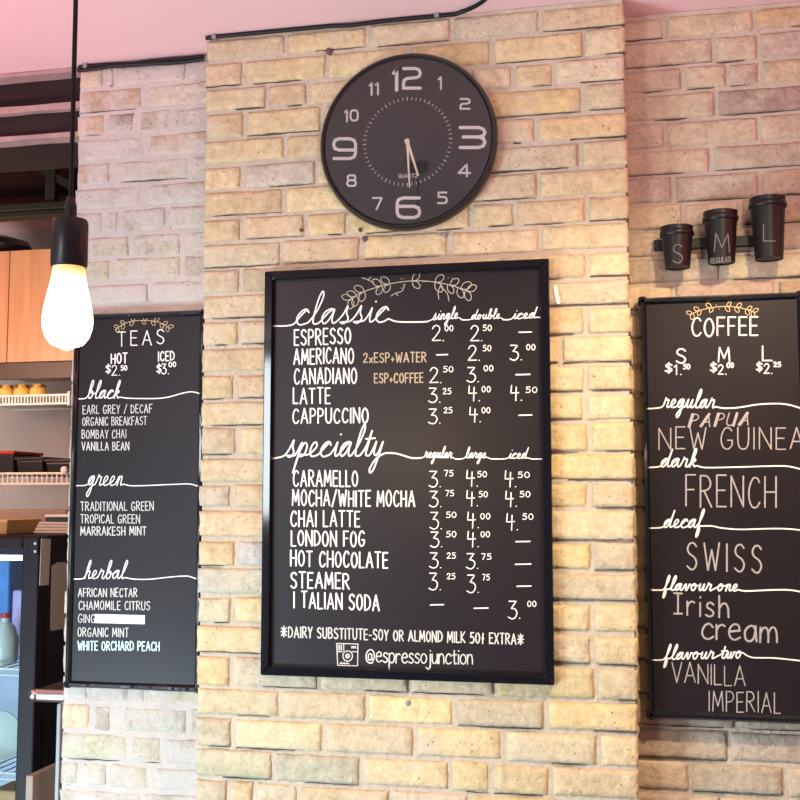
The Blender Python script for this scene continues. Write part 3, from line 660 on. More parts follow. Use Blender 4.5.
door = db.build('door', M['fridge'], fr, bevel=.005)
MB().box(fx0 + (fx1 - gx), gx, FY + .015, FY + .021, .22, gz).build('glass_pane', glass_mat('cooler_glass', (.93, .96, 1)), door)
hg = MB(); ha = B(29, 538, FY - .004); hb = B(39, 556, FY - .004); hg.box(ha.x, fx1 - .001, FY - .004, FY + .02, hb.z, ha.z); hg.build('hinge', M['fridge'], door, bevel=.002)
for py in (543.5, 551.5):
    q = B(35.3, py, FY - .005); MB().lathe([(.0042, 0), (.0042, .003)], (q.x, FY - .004, q.z), 14, 'y').build('screw', M['steel'], door, smooth=True)
MB().box(fx0 + .05, fx1 - .05, FY + .052, FY + .066, fzt - .075, fzt - .0605).build('light_tube', emis('cold_tube', (.62, .80, 1), 9), fr)
SHZ = [zat(8, 669, FY + .12), zat(8, 773, FY + .12), zat(8, 669, FY + .12) - .62]
for z in SHZ:
    s = MB(); 
    for dz in (0, -.018): s.tube([(fx0 + .03, FY + .12, z + dz), (fx1 - .03, FY + .12, z + dz)], .0032)
    for i in range(17): x = fx0 + .035 + (fx1 - fx0 - .07) * i / 16; s.tube([(x, FY + .12, z), (x, FY + FD - .05, z)], .002, 6)
    s.build('shelf', M['wire'], fr, smooth=True)
# things inside the fridge
def pack(name, px0, px1, ptop, z, Y, d, m, lab, cat):
    a, b = B(px0, ptop, Y), B(px1, ptop, Y)
    return tag(MB().box(a.x, b.x, Y, Y + d, z, a.z).build(name, m, bevel=.008), lab, cat)
pack('carton', -14, 9.5, 558, SHZ[0] + .003, FY + .30, .12, M['blue'], 'blue carton at the top of the drinks fridge', 'carton')
pack('carton', 12, 27, 590, SHZ[0] + .003, FY + .31, .12, M['lilac'], 'lilac carton beside the blue carton in the drinks fridge', 'carton')
q = B(4, 669, FY + .2)
t = thing('milk_jug', (q.x, FY + .2, SHZ[0] + .004), 'pale milk jug with red cap, top shelf of the drinks fridge', 'jug')
hj = zat(4, 618, FY + .2) - SHZ[0] - .003
MB().lathe([(.035, 0), (.042, .01), (.042, hj * .55), (.03, hj * .8), (.014, hj * .92), (.014, hj)], (q.x, FY + .2, SHZ[0] + .004), 24).build('body', M['plate'], t, smooth=True)
MB().lathe([(.016, hj), (.016, hj + .014)], (q.x, FY + .2, SHZ[0] + .004), 18).build('cap', M['red'], t, smooth=True)
pa_, pb_ = B(0, 709, FY + .2), B(0, 759, FY + .2); rr_ = (pa_.z - pb_.z) / 2; cxp = B(12.5, 733, FY + .2).x - rr_ * .78
pl = MB(); pl.lathe([(rr_ * .55, 0), (rr_ * .6, .004), (rr_, .014), (rr_, .018), (rr_ * .62, .01), (rr_ * .1, .008)], (0, 0, 0), 36, 'y')
pl.v = [Vector((v.x * .85 + cxp, v.y + FY + .26, v.z + SHZ[1] + .004 + rr_)) for v in pl.v]
tag(pl.build('plate', M['plate'], smooth=True), 'pale green plate standing upright on the lower fridge shelf', 'plate')
pack('carton', -10, 30, 790, SHZ[1] - .115, FY + .2, .2, M['kraft'], 'kraft carton under the lower fridge shelf', 'carton')
# notes taped to the fridge side
XS = fx1 + .0012
def note(pts, label, m=M['paper']):
    v = [BX(px, py, XS) for px, py in pts]; o = Vector((.0012, 0, 0)); mb = MB(); n = len(v)
    mb.add(v + [q + o for q in v], [tuple(range(n)), tuple(range(2 * n - 1, n - 1, -1))] + [(i, (i + 1) % n, n + (i + 1) % n, n + i) for i in range(n)])
    return tag(mb.build('paper_note', m), label, 'note', 'notes on the side of the fridge')
note([(41, 538.5), (50.5, 539), (48.5, 585), (39.3, 585.5)], 'narrow paper strip taped high on the black fridge side')
n2 = note([(51.5, 566), (57, 562.5), (63, 562), (68, 563), (68, 628), (51, 631), (50, 629)], 'larger curling paper sheet on the fridge side, next to the tea board')
# things on top of the fridge
def ontop(name, px0, px1, py, Y, d, h_, m, lab, cat, bev=.004):
    a, b = B(px0, py, Y), B(px1, py, Y); return tag(MB().box(a.x, b.x, Y, Y + d, fzt + .001, fzt + .001 + h_).build(name, m, bevel=bev), lab, cat)
a = B(-12, 533, FY + .12); b = B(10, 533, FY + .12); b2 = B(13, 523, FY + .12)
tag(MB().hexa([(a.x, FY + .1, fzt), (b.x, FY + .1, fzt), (b.x, FY + .28, fzt), (a.x, FY + .28, fzt), (a.x, FY + .09, fzt + .045), (b2.x, FY + .09, fzt + .045), (b2.x, FY + .29, fzt + .045), (a.x, FY + .29, fzt + .045)]).build('carton_tray', M['kraft'], bevel=.003), 'yellow card tray on top of the fridge, at the left edge', 'tray')
t0, t1 = B(33, 531, FY + .2), B(76, 531, FY + .2)
tr = thing('napkin_stack', ((t0.x + t1.x) / 2, FY + .3, fzt), 'pale stack of napkins on top of the black fridge', 'napkins')
for i in range(4): MB().box(t0.x + .004 * i, t1.x, FY + .2 + .003 * i, FY + .38, fzt + .001 + .009 * i, fzt + .0095 + .009 * i).build('napkin_layer', M['paper'], tr, bevel=.003)
zt_ = fzt + .0375
t = thing('cutlery_tray', ((t0.x + t1.x) / 2 + .02, FY + .3, zt_), 'small black and white tray lying on the napkin stack', 'tray')
MB().box(t0.x + .03, t1.x, FY + .22, FY + .36, zt_, zt_ + .014).build('base', M['black'], t, bevel=.002)
MB().box(t0.x + .028, t1.x + .002, FY + .218, FY + .362, zt_ + .014, zt_ + .022).build('rim', M['white'], t, bevel=.002)
# brown box behind
bx0, bx1 = B(-20, 520, .85).x, B(66, 520, .85).x
tag(MB().box(bx0, bx1, .85, 1.04, fzt + .001, zat(30, 510, .85)).build('cardboard_box', M['card'], bevel=.004), 'long brown cardboard box at the back of the fridge top', 'box')
# steel edged counter stub fixed beside the brick wall
lz0, lz1 = zat(40, 703, .13), zat(40, 690, .13); lx0 = B(26, 696, .13).x; lx1 = WL0 - .016
ct = thing('counter_ledge', ((lx0 + lx1) / 2, .25, lz0), 'small dark ledge with rounded steel edge beside the tea board', 'ledge')
MB().box(lx0 + .012, lx1, .145, .40, lz0 + .004, lz1 - .003).build('top', M['darkbrown'], ct, bevel=.003)
eg = MB(); rr2 = (lz1 - lz0) / 2
vs = []; n = 14
for x in (lx0 + rr2, lx1):
    for i in range(n): a_ = PI / 2 + PI * i / (n - 1); vs.append((x, .145 + rr2 * math.cos(a_) * .7, (lz0 + lz1) / 2 + rr2 * math.sin(a_)))
eg.add(vs, [(i, i + 1, n + i + 1, n + i) for i in range(n - 1)] + [tuple(range(n - 1, -1, -1)), tuple(range(n, 2 * n)), (0, n, 2 * n - 1, n - 1)])
eg.lathe([(.002, -rr2), (rr2 * .7, -rr2 * .75), (rr2, -rr2 * .3), (rr2, rr2 * .3), (rr2 * .7, rr2 * .75), (.002, rr2)], (lx0 + rr2, .145, (lz0 + lz1) / 2), 18)
eg.build('steel_edge', M['steel'], ct, smooth=True)
# brown end panel low down
X1 = B(26, 776, .12).x; z_t = B(26, 775.5, .12).z
tag(MB().hexa([(X1, .12, 0), (X1 + .02, .12, 0), (X1 + .02, .44, 0), (X1, .44, 0), (X1, .12, z_t), (X1 + .02, .12, z_t), (X1 + .02, .44, z_t), (X1, .44, z_t)]).build('end_panel', M['card'], bevel=.002), 'brown upright panel below the steel-edged ledge, bottom left', 'panel')

# ------------------------------------------------------------------ central menu board
YB = -.016; YFR = -.030
cor = [(-.34, .34)]
bx0, bx1 = -.340, .340; bz0, bz1 = Z0 - .4773, Z0 + .4773; fw = .0205
mbrd = thing('menu_board', (0, -.008, bz0), 'large black framed menu board headed classic and specialty, under the clock', 'menu board')
MB().box(bx0 + .012, bx1 - .012, YB, -.007, bz0 + .012, bz1 - .012).build('panel', M['slate'], mbrd)
def rail4(parent, x0, x1, z0, z1, f, ya, yb, m, bev):
    def pr(a, b, c, d):         # mitred rail: outer a-b, inner d-c in x,z
        MB().hexa([(a[0], ya, a[1]), (b[0], ya, b[1]), (b[0], yb, b[1]), (a[0], yb, a[1]), (d[0], ya, d[1]), (c[0], ya, c[1]), (c[0], yb, c[1]), (d[0], yb, d[1])]).build('frame_rail', m, parent, bevel=bev)
    pr((x0, z0), (x1, z0), (x1 - f, z0 + f), (x0 + f, z0 + f)); pr((x1, z0), (x1, z1), (x1 - f, z1 - f), (x1 - f, z0 + f))
    pr((x1, z1), (x0, z1), (x0 + f, z1 - f), (x1 - f, z1 - f)); pr((x0, z1), (x0, z0), (x0 + f, z0 + f), (x0 + f, z1 - f))
rail4(mbrd, bx0, bx1, bz0, bz1, fw, YFR, -.007, M['frame'], .0025)
def LT(polys, wpx=1.8, m='paint', name='lettering', parent=mbrd, Y=YB, label=None): return letters(name, polys, Y, wpx, M[m], parent, label)
LT(garland([(351, 299), (361, 293), (376, 287.5), (392, 283.5), (410, 281), (430, 281.5), (450, 285), (462, 289), (470, 292)],
   [(.02, 1), (.02, -1), (.09, 1), (.09, -1), (.16, -1), (.17, 1), (.3, 1), (.3, -1), (.37, 1), (.37, -1), (.53, 1), (.53, -1), (.66, -1), (.66, 1), (.74, 1), (.76, -1), (.84, 1), (.86, -1), (.93, 1), (.95, -1)], 11,
   [(377, 287), (379, 290), (381, 286), (401, 279), (403.5, 278.5), (401, 288), (403, 285), (418, 281), (421, 285), (424, 282), (448, 278), (452, 278)],
   [[(405, 284), (402, 291), (396, 293), (391, 296)], [(396, 293), (398, 296)], [(441, 285), (438, 292), (439, 299)], [(441, 287), (447, 293), (449, 301)], [(374, 283), (366, 279), (362, 278)], [(368, 280), (371, 277)]]), .75, 'greige', 'leaf_garland', label='pale leaf garland drawn across the top')
LT(script('classic', (294, 325), (388, 322), 15, pre=[(274, 326), (283, 326), (289, 325.5)], post=[(394, 321), (402, 322), (420, 322), (428, 321.5)]), 1.6, name='heading_lettering')
LT(script('single', (432, 320), (458, 318.5), 5.6, pre=[(420, 322), (427, 321.5)], post=[(462, 319.5), (468, 320)]), 1.05, name='heading_lettering')
LT(script('double', (471, 319.5), (500, 318.5), 4.6, pre=[(462, 320), (467, 320)], post=[(504, 319.5), (509, 319.5)]), 1.05, name='heading_lettering')
LT(script('iced', (512, 319), (536, 318), 5.2, pre=[(503, 319.8), (508, 319.8)], post=[(540, 317.5), (543, 317)]), 1.05, name='heading_lettering')
LT(script('specialty', (284, 457), (383, 456), 14.5, pre=[(271, 458.5), (276, 458)], post=[(388, 453), (396, 453.5), (405, 456), (412, 458), (421, 458)]), 1.6, name='heading_lettering')
LT(script('regular', (424, 457.5), (452, 458), 5.2, pre=[(412, 458), (418, 458)], post=[(456, 459), (462, 458.8)]), 1.1, name='heading_lettering')
LT(script('large', (465, 458), (486, 458), 5, pre=[(457, 459), (461, 459)], post=[(491, 458.8), (498, 458.8)]), 1.1, name='heading_lettering')
LT(script('iced', (508, 458.5), (527, 458.5), 5.2, pre=[(492, 459), (502, 459)], post=[(532, 459), (538, 459), (544, 459)]), 1.1, name='heading_lettering')
for s, a, b, h in (('ESPRESSO', (294.5, 345), (350.5, 343), 15.5), ('AMERICANO', (294, 364), (353.5, 363), 15), ('CANADIANO', (294.5, 383.8), (356.5, 383), 15), ('LATTE', (293.5, 403.6), (330, 403.2), 15),
                   ('CAPPUCCINO', (293, 423.2), (368, 422.5), 14.3), ('CARAMELLO', (293.5, 486.2), (357.5, 486), 15.3), ('MOCHA/WHITE MOCHA', (292.5, 505.5), (414.5, 506.5), 15.3), ('CHAI LATTE', (291, 526), (359.5, 526.8), 15.3),
                   ('LONDON FOG', (291.5, 545.6), (364.5, 546.5), 15), ('HOT CHOCOLATE', (290.8, 566), (387.5, 568), 15.3), ('STEAMER', (291, 587.6), (349, 588.8), 15.5), ('I TALIAN SODA', (294, 607.2), (379, 611), 15.5)):
    LT(text(s, a, b, h), 1.62, name='drink_lettering')
LT(text('2xESP+WATER', (363.5, 362.6), (426, 361.6), 9.4), 1.25, 'tan', 'note_lettering', label='small tan chalk note')
LT(text('ESP+COFFEE', (374.5, 383), (423, 382.4), 9.4), 1.25, 'tan', 'note_lettering', label='small tan chalk note')
LT(text('*DAIRY SUBSTITUTE-SOY OR ALMOND MILK 50¢ EXTRA*', (281, 637), (523.5, 644.5), 10.4), 1.3, 'thinpaint', 'note_lettering')
LT(text('@espressojunction', (366, 662), (472.5, 664.5), 14.5, font=LOW, gap=.12), 1.25, 'thinpaint', 'handle_lettering')
em = [[(336.6, 643.4), (358, 644), (357.6, 665.8), (337.8, 665.4), (336.6, 643.4)], [(337.2, 651.6), (342.5, 651.6)], [(352, 651.6), (357.8, 651.8)], [(343.8, 644.5), (343.8, 650.6)]] + [[(338.2 + 1.7 * i, 645), (338.2 + 1.7 * i, 650)] for i in range(3)]
em += [[(351.5, 646.5), (356, 646.6)], [(351.5, 647.8), (356, 647.9)]] + [[tuple(v) for v in cr([(347.7 + r_ * math.cos(2 * PI * i / 12), 656 + r_ * 1.08 * math.sin(2 * PI * i / 12)) for i in range(12)], 2, True)] for r_ in (4.8, 2.0, 1.0)]
em += [[(340, 664), (341.2, 662.4), (342.4, 664), (344, 662.6), (345.2, 664), (347, 663), (349, 664)]]
LT(em, .95, 'thinpaint', 'camera_emblem', label='white line drawing of a camera')
def price(big, bx, by, h, sup=None, sx=None, sy=None, wb=1.1, Y=YB, par=mbrd, wd=8.5, sh_=5.6, sw=None):
    pl = text(big, (bx, by), (bx + wd, by), h, jit=.01)
    pl.append([(bx + wd + 2.6, by - .3), (bx + wd + 2.9, by - .3)])
    mb = MB()
    for q in pl: mb.ribbon([B(u, v, Y) for u, v in q], wb * PX)
    if sup:
        for q in text(sup, sx, sy, sh_, gap=.22, jit=.01): mb.ribbon([B(u, v, Y) for u, v in q], 0.9 * PX, th=.0007)
    return mb.build('price_lettering', M['paint'], par)
def dash(x0, x1, y): LT([[(x0, y + .3), (x1, y)]], 1.3, name='price_lettering')
for big, bx, by, h, sup, s0, s1, sy in (
    ('2', 432, 341, 15.5, '00', 445, 453, 331), ('2', 470.4, 341, 15.5, '50', 483, 491.4, 330.6), ('2', 468, 360.6, 15, '50', 483, 491, 351), ('3', 510, 360, 15, '00', 526.6, 535, 350),
    ('2', 429.6, 383, 15.5, '50', 443.4, 453, 372), ('3', 467, 382, 15, '00', 484, 493, 371), ('3', 428.6, 402.6, 14.5, '25', 443, 451, 394), ('4', 468, 401, 15, '00', 482, 490.4, 392), ('4', 510.2, 400.6, 15, '50', 526, 537, 392.6),
    ('3', 428.6, 423.6, 15, '25', 444, 452, 413), ('4', 469, 422, 14.5, '00', 482, 490, 413), ('3', 429, 487, 16, '75', 444.4, 453, 476), ('4', 466, 486.4, 16, '50', 477.6, 486.6, 477), ('4', 504.4, 487, 16, '50', 518, 529.4, 477.6),
    ('3', 429.4, 507, 16, '75', 445.6, 453.6, 496), ('4', 466, 506, 15.5, '50', 479, 487.4, 497), ('4', 505, 506.6, 15.5, '50', 520, 530, 497), ('3', 430, 529, 17, '50', 446.4, 456, 517.6), ('4', 467, 528, 16, '00', 480.6, 490, 519), ('4', 506, 530, 16.5, '50', 522.6, 533, 519.4),
    ('3', 430.4, 547, 15.5, '50', 446.4, 456, 537), ('4', 467, 547, 15.5, '00', 481, 489.6, 537), ('3', 429.6, 568, 15.5, '25', 447, 455.4, 558.4), ('3', 466.4, 568.6, 15.5, '75', 481.6, 491, 559.4),
    ('3', 429, 590, 17, '25', 447, 455, 579), ('3', 467, 592.6, 18, '75', 482.6, 489.4, 580), ('3', 508.4, 618.6, 18, '00', 527.6, 536, 606.6)):
    price(big, bx, by, h, sup, (s0, sy), (s1, sy))
for a in ((519, 531.5, 332), (436.6, 447.6, 354.6), (516, 530, 374.4), (519, 531.8, 415), (516, 530, 541.4), (515.4, 531, 564), (517, 531, 586), (430.4, 443.6, 604.6), (474, 488, 608)): dash(*a)

# ------------------------------------------------------------------ tea board (left) and coffee board (right)
def taped(parent, x0, x1, z0, z1, ya, yb, f, sides, amp=.0022, sd=0):
    def bar(p0, p1, out):
        n = 46; vs = []; fs = []; m = 10
        for i in range(n + 1):
            t = i / n; c = Vector(p0).lerp(Vector(p1), t); rr_ = f / 2 * (1 + .05 * noise.noise(Vector((c.x * 7 + sd, c.z * 7, 2))))
            for k in range(m):
                a = 2 * PI * k / m; e = 1 + .06 * noise.noise(Vector((c.x * 9 + sd, c.z * 9, k * .9)))
                off = Vector(out) * (math.cos(a) * rr_ * e)
                vs.append((c.x + off.x, (ya + yb) / 2 + math.sin(a) * (yb - ya) / 2, c.z + off.z))
        for i in range(n):
            for k in range(m):
                l = (k + 1) % m; fs.append((i * m + k, i * m + l, (i + 1) * m + l, (i + 1) * m + k))
        fs += [tuple(range(m - 1, -1, -1)), tuple(n * m + k for k in range(m))]
        MB().add(vs, fs).build('taped_edge', M['tape'], parent, smooth=True)
    h = f / 2
    if 'l' in sides: bar((x0 + h, 0, z0), (x0 + h, 0, z1), (1, 0, 0))
    if 'r' in sides: bar((x1 - h, 0, z0), (x1 - h, 0, z1), (1, 0, 0))
    if 't' in sides: bar((x0, 0, z1 - h), (x1, 0, z1 - h), (0, 0, 1))
    if 'b' in sides: bar((x0, 0, z0 + h), (x1, 0, z0 + h), (0, 0, 1))
YT = .080
tl = (B(76, 316, YT).x + B(64, 686, YT).x) / 2; tt = (B(78, 315.5, YT).z + B(202, 309, YT).z) / 2; tb = (B(64, 688.5, YT).z + B(196, 691, YT).z) / 2; txr = PX0 - .022
tea = thing('tea_board', ((tl + txr) / 2, YT, tb), 'narrow black chalkboard headed TEAS, behind the glowing bulb', 'menu board')
MB().box(tl + .008, txr - .006, YT, .093, tb + .008, tt - .008).build('panel', M['slate'], tea)
taped(tea, tl, txr, tb, tt, YT - .009, .0935, .017, 'ltbr')
def T(polys, wpx=1.1, m='thinpaint', name='lettering', label=None): return letters(name, polys, YT, wpx, M[m], tea, label)
T(garland([(115, 330), (122, 325), (131, 321.5), (142, 320.5), (153, 321), (163, 324), (170, 328.5)], [(.1, 1), (.12, -1), (.22, 1), (.24, -1), (.38, 1), (.4, -1), (.52, 1), (.54, -1), (.66, 1), (.7, -1), (.8, 1), (.84, -1), (.93, 1), (.95, -1)], 5.4, [(145, 318)]), .6, 'gold', 'leaf_garland', 'small gold leaf garland above TEAS')
T(text('TEAS', (118, 346), (164, 343.8), 14, gap=.34), 1.15, 'paint', 'heading_lettering')
T(text('HOT', (111.3, 363.6), (127, 362.6), 9.5), 1.5, 'paint', 'heading_lettering'); T(text('ICED', (158.5, 361), (174.2, 360), 9), 1.4, 'paint', 'heading_lettering')
def tprice(d, n1, sup, par, Y):
    mb = MB()
    for s, a, b, h, w_ in ((('$',) + d), ((n1[0],) + n1[1:]), ((sup[0],) + sup[1:])):
        for q in text(s, a, b, h, gap=.2, jit=.01): mb.ribbon([B(u, v, Y) for u, v in q], w_ * PX, th=.0006)
    return mb.build('price_lettering', M['paint'], par)
tprice(((106, 373), (110.6, 372.8), 8, 1.5), ('2.', (111.8, 375.4), (119.6, 375.2), 10, .95), ('50', (121, 370.3), (127, 370), 4.6, 1.2), tea, YT)
tprice(((156.8, 372.6), (161.4, 372.4), 8, 1.5), ('3.', (161.8, 373.9), (168.6, 373.7), 10, 1.2), ('00', (169, 366.8), (175.8, 366.5), 4.6, 1.2), tea, YT)
T(script('black', (86.5, 398.4), (120, 398.4), 8.2, pre=[(76.5, 398.8), (82, 398.8)], post=[(128, 398.2), (150, 398.6), (166, 397.6), (182, 393.4), (192, 391.8), (202, 394.4)]), 1.2, 'paint', 'heading_lettering')
T(script('green', (87, 485.6), (123, 485.6), 9.6, pre=[(75, 485.6), (80, 485.6)], post=[(132, 485.8), (150, 485.4), (175, 484.3), (190, 484), (200, 487)]), 1.2, 'paint', 'heading_lettering')
T(script('herbal', (83.5, 578.8), (125, 578.8), 8.4, pre=[(72.5, 579), (78, 579)], post=[(134, 579.1), (150, 579.2), (170, 577), (185, 576), (191, 576.8), (199, 580)]), 1.2, 'paint', 'heading_lettering')
for s, a, b, h, m, wp in (('EARL GREY / DECAF', (83, 413.8), (152, 412.8), 8.2, 'thinpaint', 1.1), ('ORGANIC BREAKFAST', (82.6, 425.6), (146.6, 424.8), 8.2, 'thinpaint', 1.05), ('BOMBAY CHAI', (82, 438.4), (126, 438), 8.2, 'thinpaint', 1.05), ('VANILLA BEAN', (82, 450.2), (129, 450), 8, 'thinpaint', 1.15),
                       ('TRADITIONAL GREEN', (80.8, 510.6), (153.4, 510.4), 8.6, 'thinpaint', 1.15), ('TROPICAL GREEN', (80.8, 523), (139.7, 523), 8.4, 'thinpaint', 1.15), ('MARRAKESH MINT', (80.8, 535.2), (146, 535), 8.4, 'thinpaint', 1.3),
                       ('AFRICAN NECTAR', (78.4, 596.4), (137, 596.8), 8.2, 'thinpaint', 1.2), ('CHAMOMILE CITRUS', (79, 609.6), (149.8, 609.8), 8.4, 'thinpaint', 1.15), ('GING', (78.4, 622.6), (95, 622.8), 8.2, 'thinpaint', 1.1), ('ORGANIC MINT', (78, 636.4), (128.4, 636.8), 8.6, 'thinpaint', 1.15),
                       ('WHITE ORCHARD PEACH', (78, 650), (159.2, 650.6), 8.8, 'aqua', 1.45)):
    T(text(s, a, b, h), wp * .86, m, 'drink_lettering')
la, lb = B(95.2, 614, YT), B(144.8, 624.2, YT)
pl_ = MB().box(la.x, lb.x, YT - .0012, YT + .0002, lb.z, la.z).build('paper_label', M['label'], tea)
mb = MB()
for i in range(13):
    x = 100 + i * 3.2 + R.uniform(-.4, .4)
    if i in (3, 8): continue
    mb.ribbon([B(x, 619.6, YT - .0012), B(x + .8, 618.6, YT - .0012), B(x + 1.7, 619.8, YT - .0012)], .5 * PX, th=.0003)
o = mb.build('faint_print', M['faint'], pl_)

YC = .055
cl = (B(637.5, 298, YC).x + B(647, 718, YC).x) / 2; ctp = B(660, 296.5, YC).z; cbt = B(690, 720.5, YC).z; cxr = B(812, 500, YC).x
cof = thing('coffee_board', ((cl + cxr) / 2, YC, cbt), 'black chalkboard headed COFFEE at the right, below three paper cups', 'menu board')
MB().box(cl + .008, cxr - .008, YC, .0925, cbt + .008, ctp - .008).build('panel', M['slate'], cof)
taped(cof, cl, cxr, cbt, ctp, YC - .010, .0935, .020, 'ltbr', sd=9)
def K(polys, wpx=1.5, m='paint', name='lettering', label=None): return letters(name, polys, YC, wpx, M[m], cof, label)
K(garland([(690, 315), (698, 311), (710, 308), (722, 306.5), (735, 307), (747, 309.5), (755, 312.5)], [(.08, -1), (.1, 1), (.2, -1), (.22, 1), (.36, -1), (.38, 1), (.55, 1), (.57, -1), (.68, 1), (.7, -1), (.82, 1), (.84, -1), (.93, 1), (.95, -1)], 6.2, [(716, 305), (719, 309), (738, 304), (740, 307)]), .75, 'gold', 'leaf_garland', 'gold leaf garland above COFFEE')
K(text('COFFEE', (692, 336.4), (757.5, 334.8), 18.3, gap=.2), 1.6, 'paint', 'heading_lettering')
for s, a, b, h in (('S', (676.4, 363), (685.6, 362.6), 14.5), ('M', (718.4, 362), (729.6, 361.6), 14.5), ('L', (762.6, 360.2), (772, 360), 14.3)): K(text(s, a, b, h), 1.45, 'paint', 'size_lettering')
tprice(((665.4, 372.4), (672, 372), 8.6, 1.6), ('1.', (674.4, 374.6), (681, 374.4), 9.6, 1.15), ('50', (683.4, 369), (689.8, 368.8), 4.6, 1.25), cof, YC)
tprice(((710.4, 371.6), (716.6, 371.2), 8.6, 1.6), ('2.', (718, 374.4), (726, 374.2), 9.6, 1.1), ('00', (727, 367.6), (733.4, 367.4), 4.6, 1.2), cof, YC)
tprice(((756.6, 370.8), (762, 370.4), 8.2, 1.6), ('2.', (764, 373.6), (772, 373.4), 9.6, 1.1), ('25', (773.6, 366.8), (780.6, 366.6), 4.6, 1.2), cof, YC)
def kh(s, a, b, xh, pre, post): K(script(s, a, b, xh, pre=pre, post=post), 1.35, 'paint', 'heading_lettering')
kh('regular', (662, 407.6), (715, 408), 8.4, [(647, 408.6), (654, 408.4)], [(724, 408.2), (738, 407.6), (757, 404.6), (775, 403.6), (788, 404.6), (800, 408), (807, 410.5)])
kh('dark', (660, 467), (697, 467), 8.4, [(647.4, 467.4), (653, 467.2)], [(706, 467.6), (740, 467), (775, 466), (790, 466.6), (807, 471)])
kh('decaf', (663, 527.6), (703, 527.6), 8.2, [(649, 528), (656, 528)], [(712, 526), (722, 528), (740, 529.4), (770, 528.6), (790, 529), (807, 531)])
kh('flavour one', (663, 590.2), (738, 591), 6.6, [(651, 590), (657, 590)], [(746, 591), (770, 590), (790, 590), (807, 593)])
kh('flavour two', (664, 659.6), (742, 658), 6.8, [(653.6, 660), (659, 660)], [(752, 657.4), (775, 658), (807, 661.5)])
K(text('PAPUA', (688, 426.8), (748, 424.6), 12.6, slant=.3, gap=.22), 1.1, 'chalk', 'flavour_lettering')
for q in ((689.2, 426.6, 3.6), (701.2, 426, 8), (715, 425.8, 3.6), (733.4, 425.4, 3.6), (739.6, 425, 8)): K([[(q[0], q[1]), (q[0] + q[2], q[1] - 12)]], 2.6, 'chalk', 'flavour_lettering')
K(text('NEW GUINEA', (659, 449.2), (803, 448.6), 21.5, gap=.22), 1.25, 'chalk', 'flavour_lettering')
K(text('FRENCH', (686, 506), (776, 508), 31, gap=.22), 1.5, 'chalk', 'flavour_lettering')
K(text('SWISS', (687, 569), (761.5, 573), 27, gap=.34), 1.6, 'chalk', 'flavour_lettering')
K(text('Irish', (674, 614), (728.5, 617.5), 21, font=LOW, gap=.24), 1.7, 'chalk', 'flavour_lettering')
K(text('cream', (701.6, 638.5), (777, 643), 23, font=LOW, gap=.14), 1.9, 'chalk', 'flavour_lettering')
K(text('VANILLA', (672, 682), (745, 686.5), 19.5, gap=.16), 1.05, 'chalk', 'flavour_lettering')
K(text('IMPERIAL', (709, 711), (780.5, 713), 20, gap=.2), 1.05, 'chalk', 'flavour_lettering')

# ------------------------------------------------------------------ wall clock
cc = B(407.6, 141.6, -.030); CRD = .2140; YF = -.034
clk = thing('wall_clock', (cc.x, -.006, cc.z - CRD), 'round black wall clock with silver numerals above the big menu board', 'clock')
MB().lathe([(CRD * .93, 0), (CRD * .99, .006), (CRD, .018), (CRD * .995, .030), (CRD * .975, .037), (CRD * .955, .0365), (CRD * .94, .033), (CRD * .935, .0255)], (cc.x, -.006, cc.z), 96, 'y').build('case', M['clockblack'], clk, smooth=True)
MB().lathe([(CRD * .94, .0262), (CRD * .94, .0275)], (cc.x, -.006, cc.z), 96, 'y').build('dial', M['face'], clk)
YD = -.0335
CD = {'1': G(.42, 'L0 .80 .36 .97', 'L.36 .98 .36 0'), '2': G(1, 'P.02 1 .72 1 .92 .93 1 .78 .94 .62 .8 .55 .22 .5 .06 .42 .01 .28 .01 .03', 'L0 .02 1 .02'),
 '3': G(1, 'P0 1 .74 1 .93 .92 1 .76 .94 .6 .76 .53', 'L.12 .53 .76 .53', 'P.76 .53 .94 .44 1 .26 .93 .08 .74 0 0 0'), '4': G(1, 'L.72 0 .72 1 .02 .28 1 .28'),
 '5': G(1, 'L.95 1 .06 1 .06 .58', 'P.06 .58 .74 .58 .94 .5 1 .3 .94 .08 .74 0 0 0'), '6': G(1, 'P.98 1 .26 1 .07 .92 0 .74 0 .26 .07 .08 .26 0 .74 0 .93 .08 1 .28 .93 .5 .74 .57 .02 .57'),
 '7': G(1, 'L0 1 1 1 .4 0'), '8': G(1, 'P.5 1 .26 1 .1 .92 .06 .76 .12 .6 .28 .54 .72 .54 .92 .44 1 .26 .92 .07 .74 0 .26 0 .08 .07 0 .26 .08 .44 .28 .54', 'P.72 .54 .88 .6 .94 .76 .9 .92 .74 1 .5 1'),
 '9': G(1, 'P.02 0 .74 0 .93 .08 1 .26 1 .74 .93 .92 .74 1 .26 1 .07 .92 0 .72 .07 .5 .26 .43 .98 .43'), '0': G(1, 'P.3 1 .7 1 .92 .9 1 .7 1 .3 .92 .1 .7 0 .3 0 .08 .1 0 .3 0 .7 .08 .9 .3 1')}
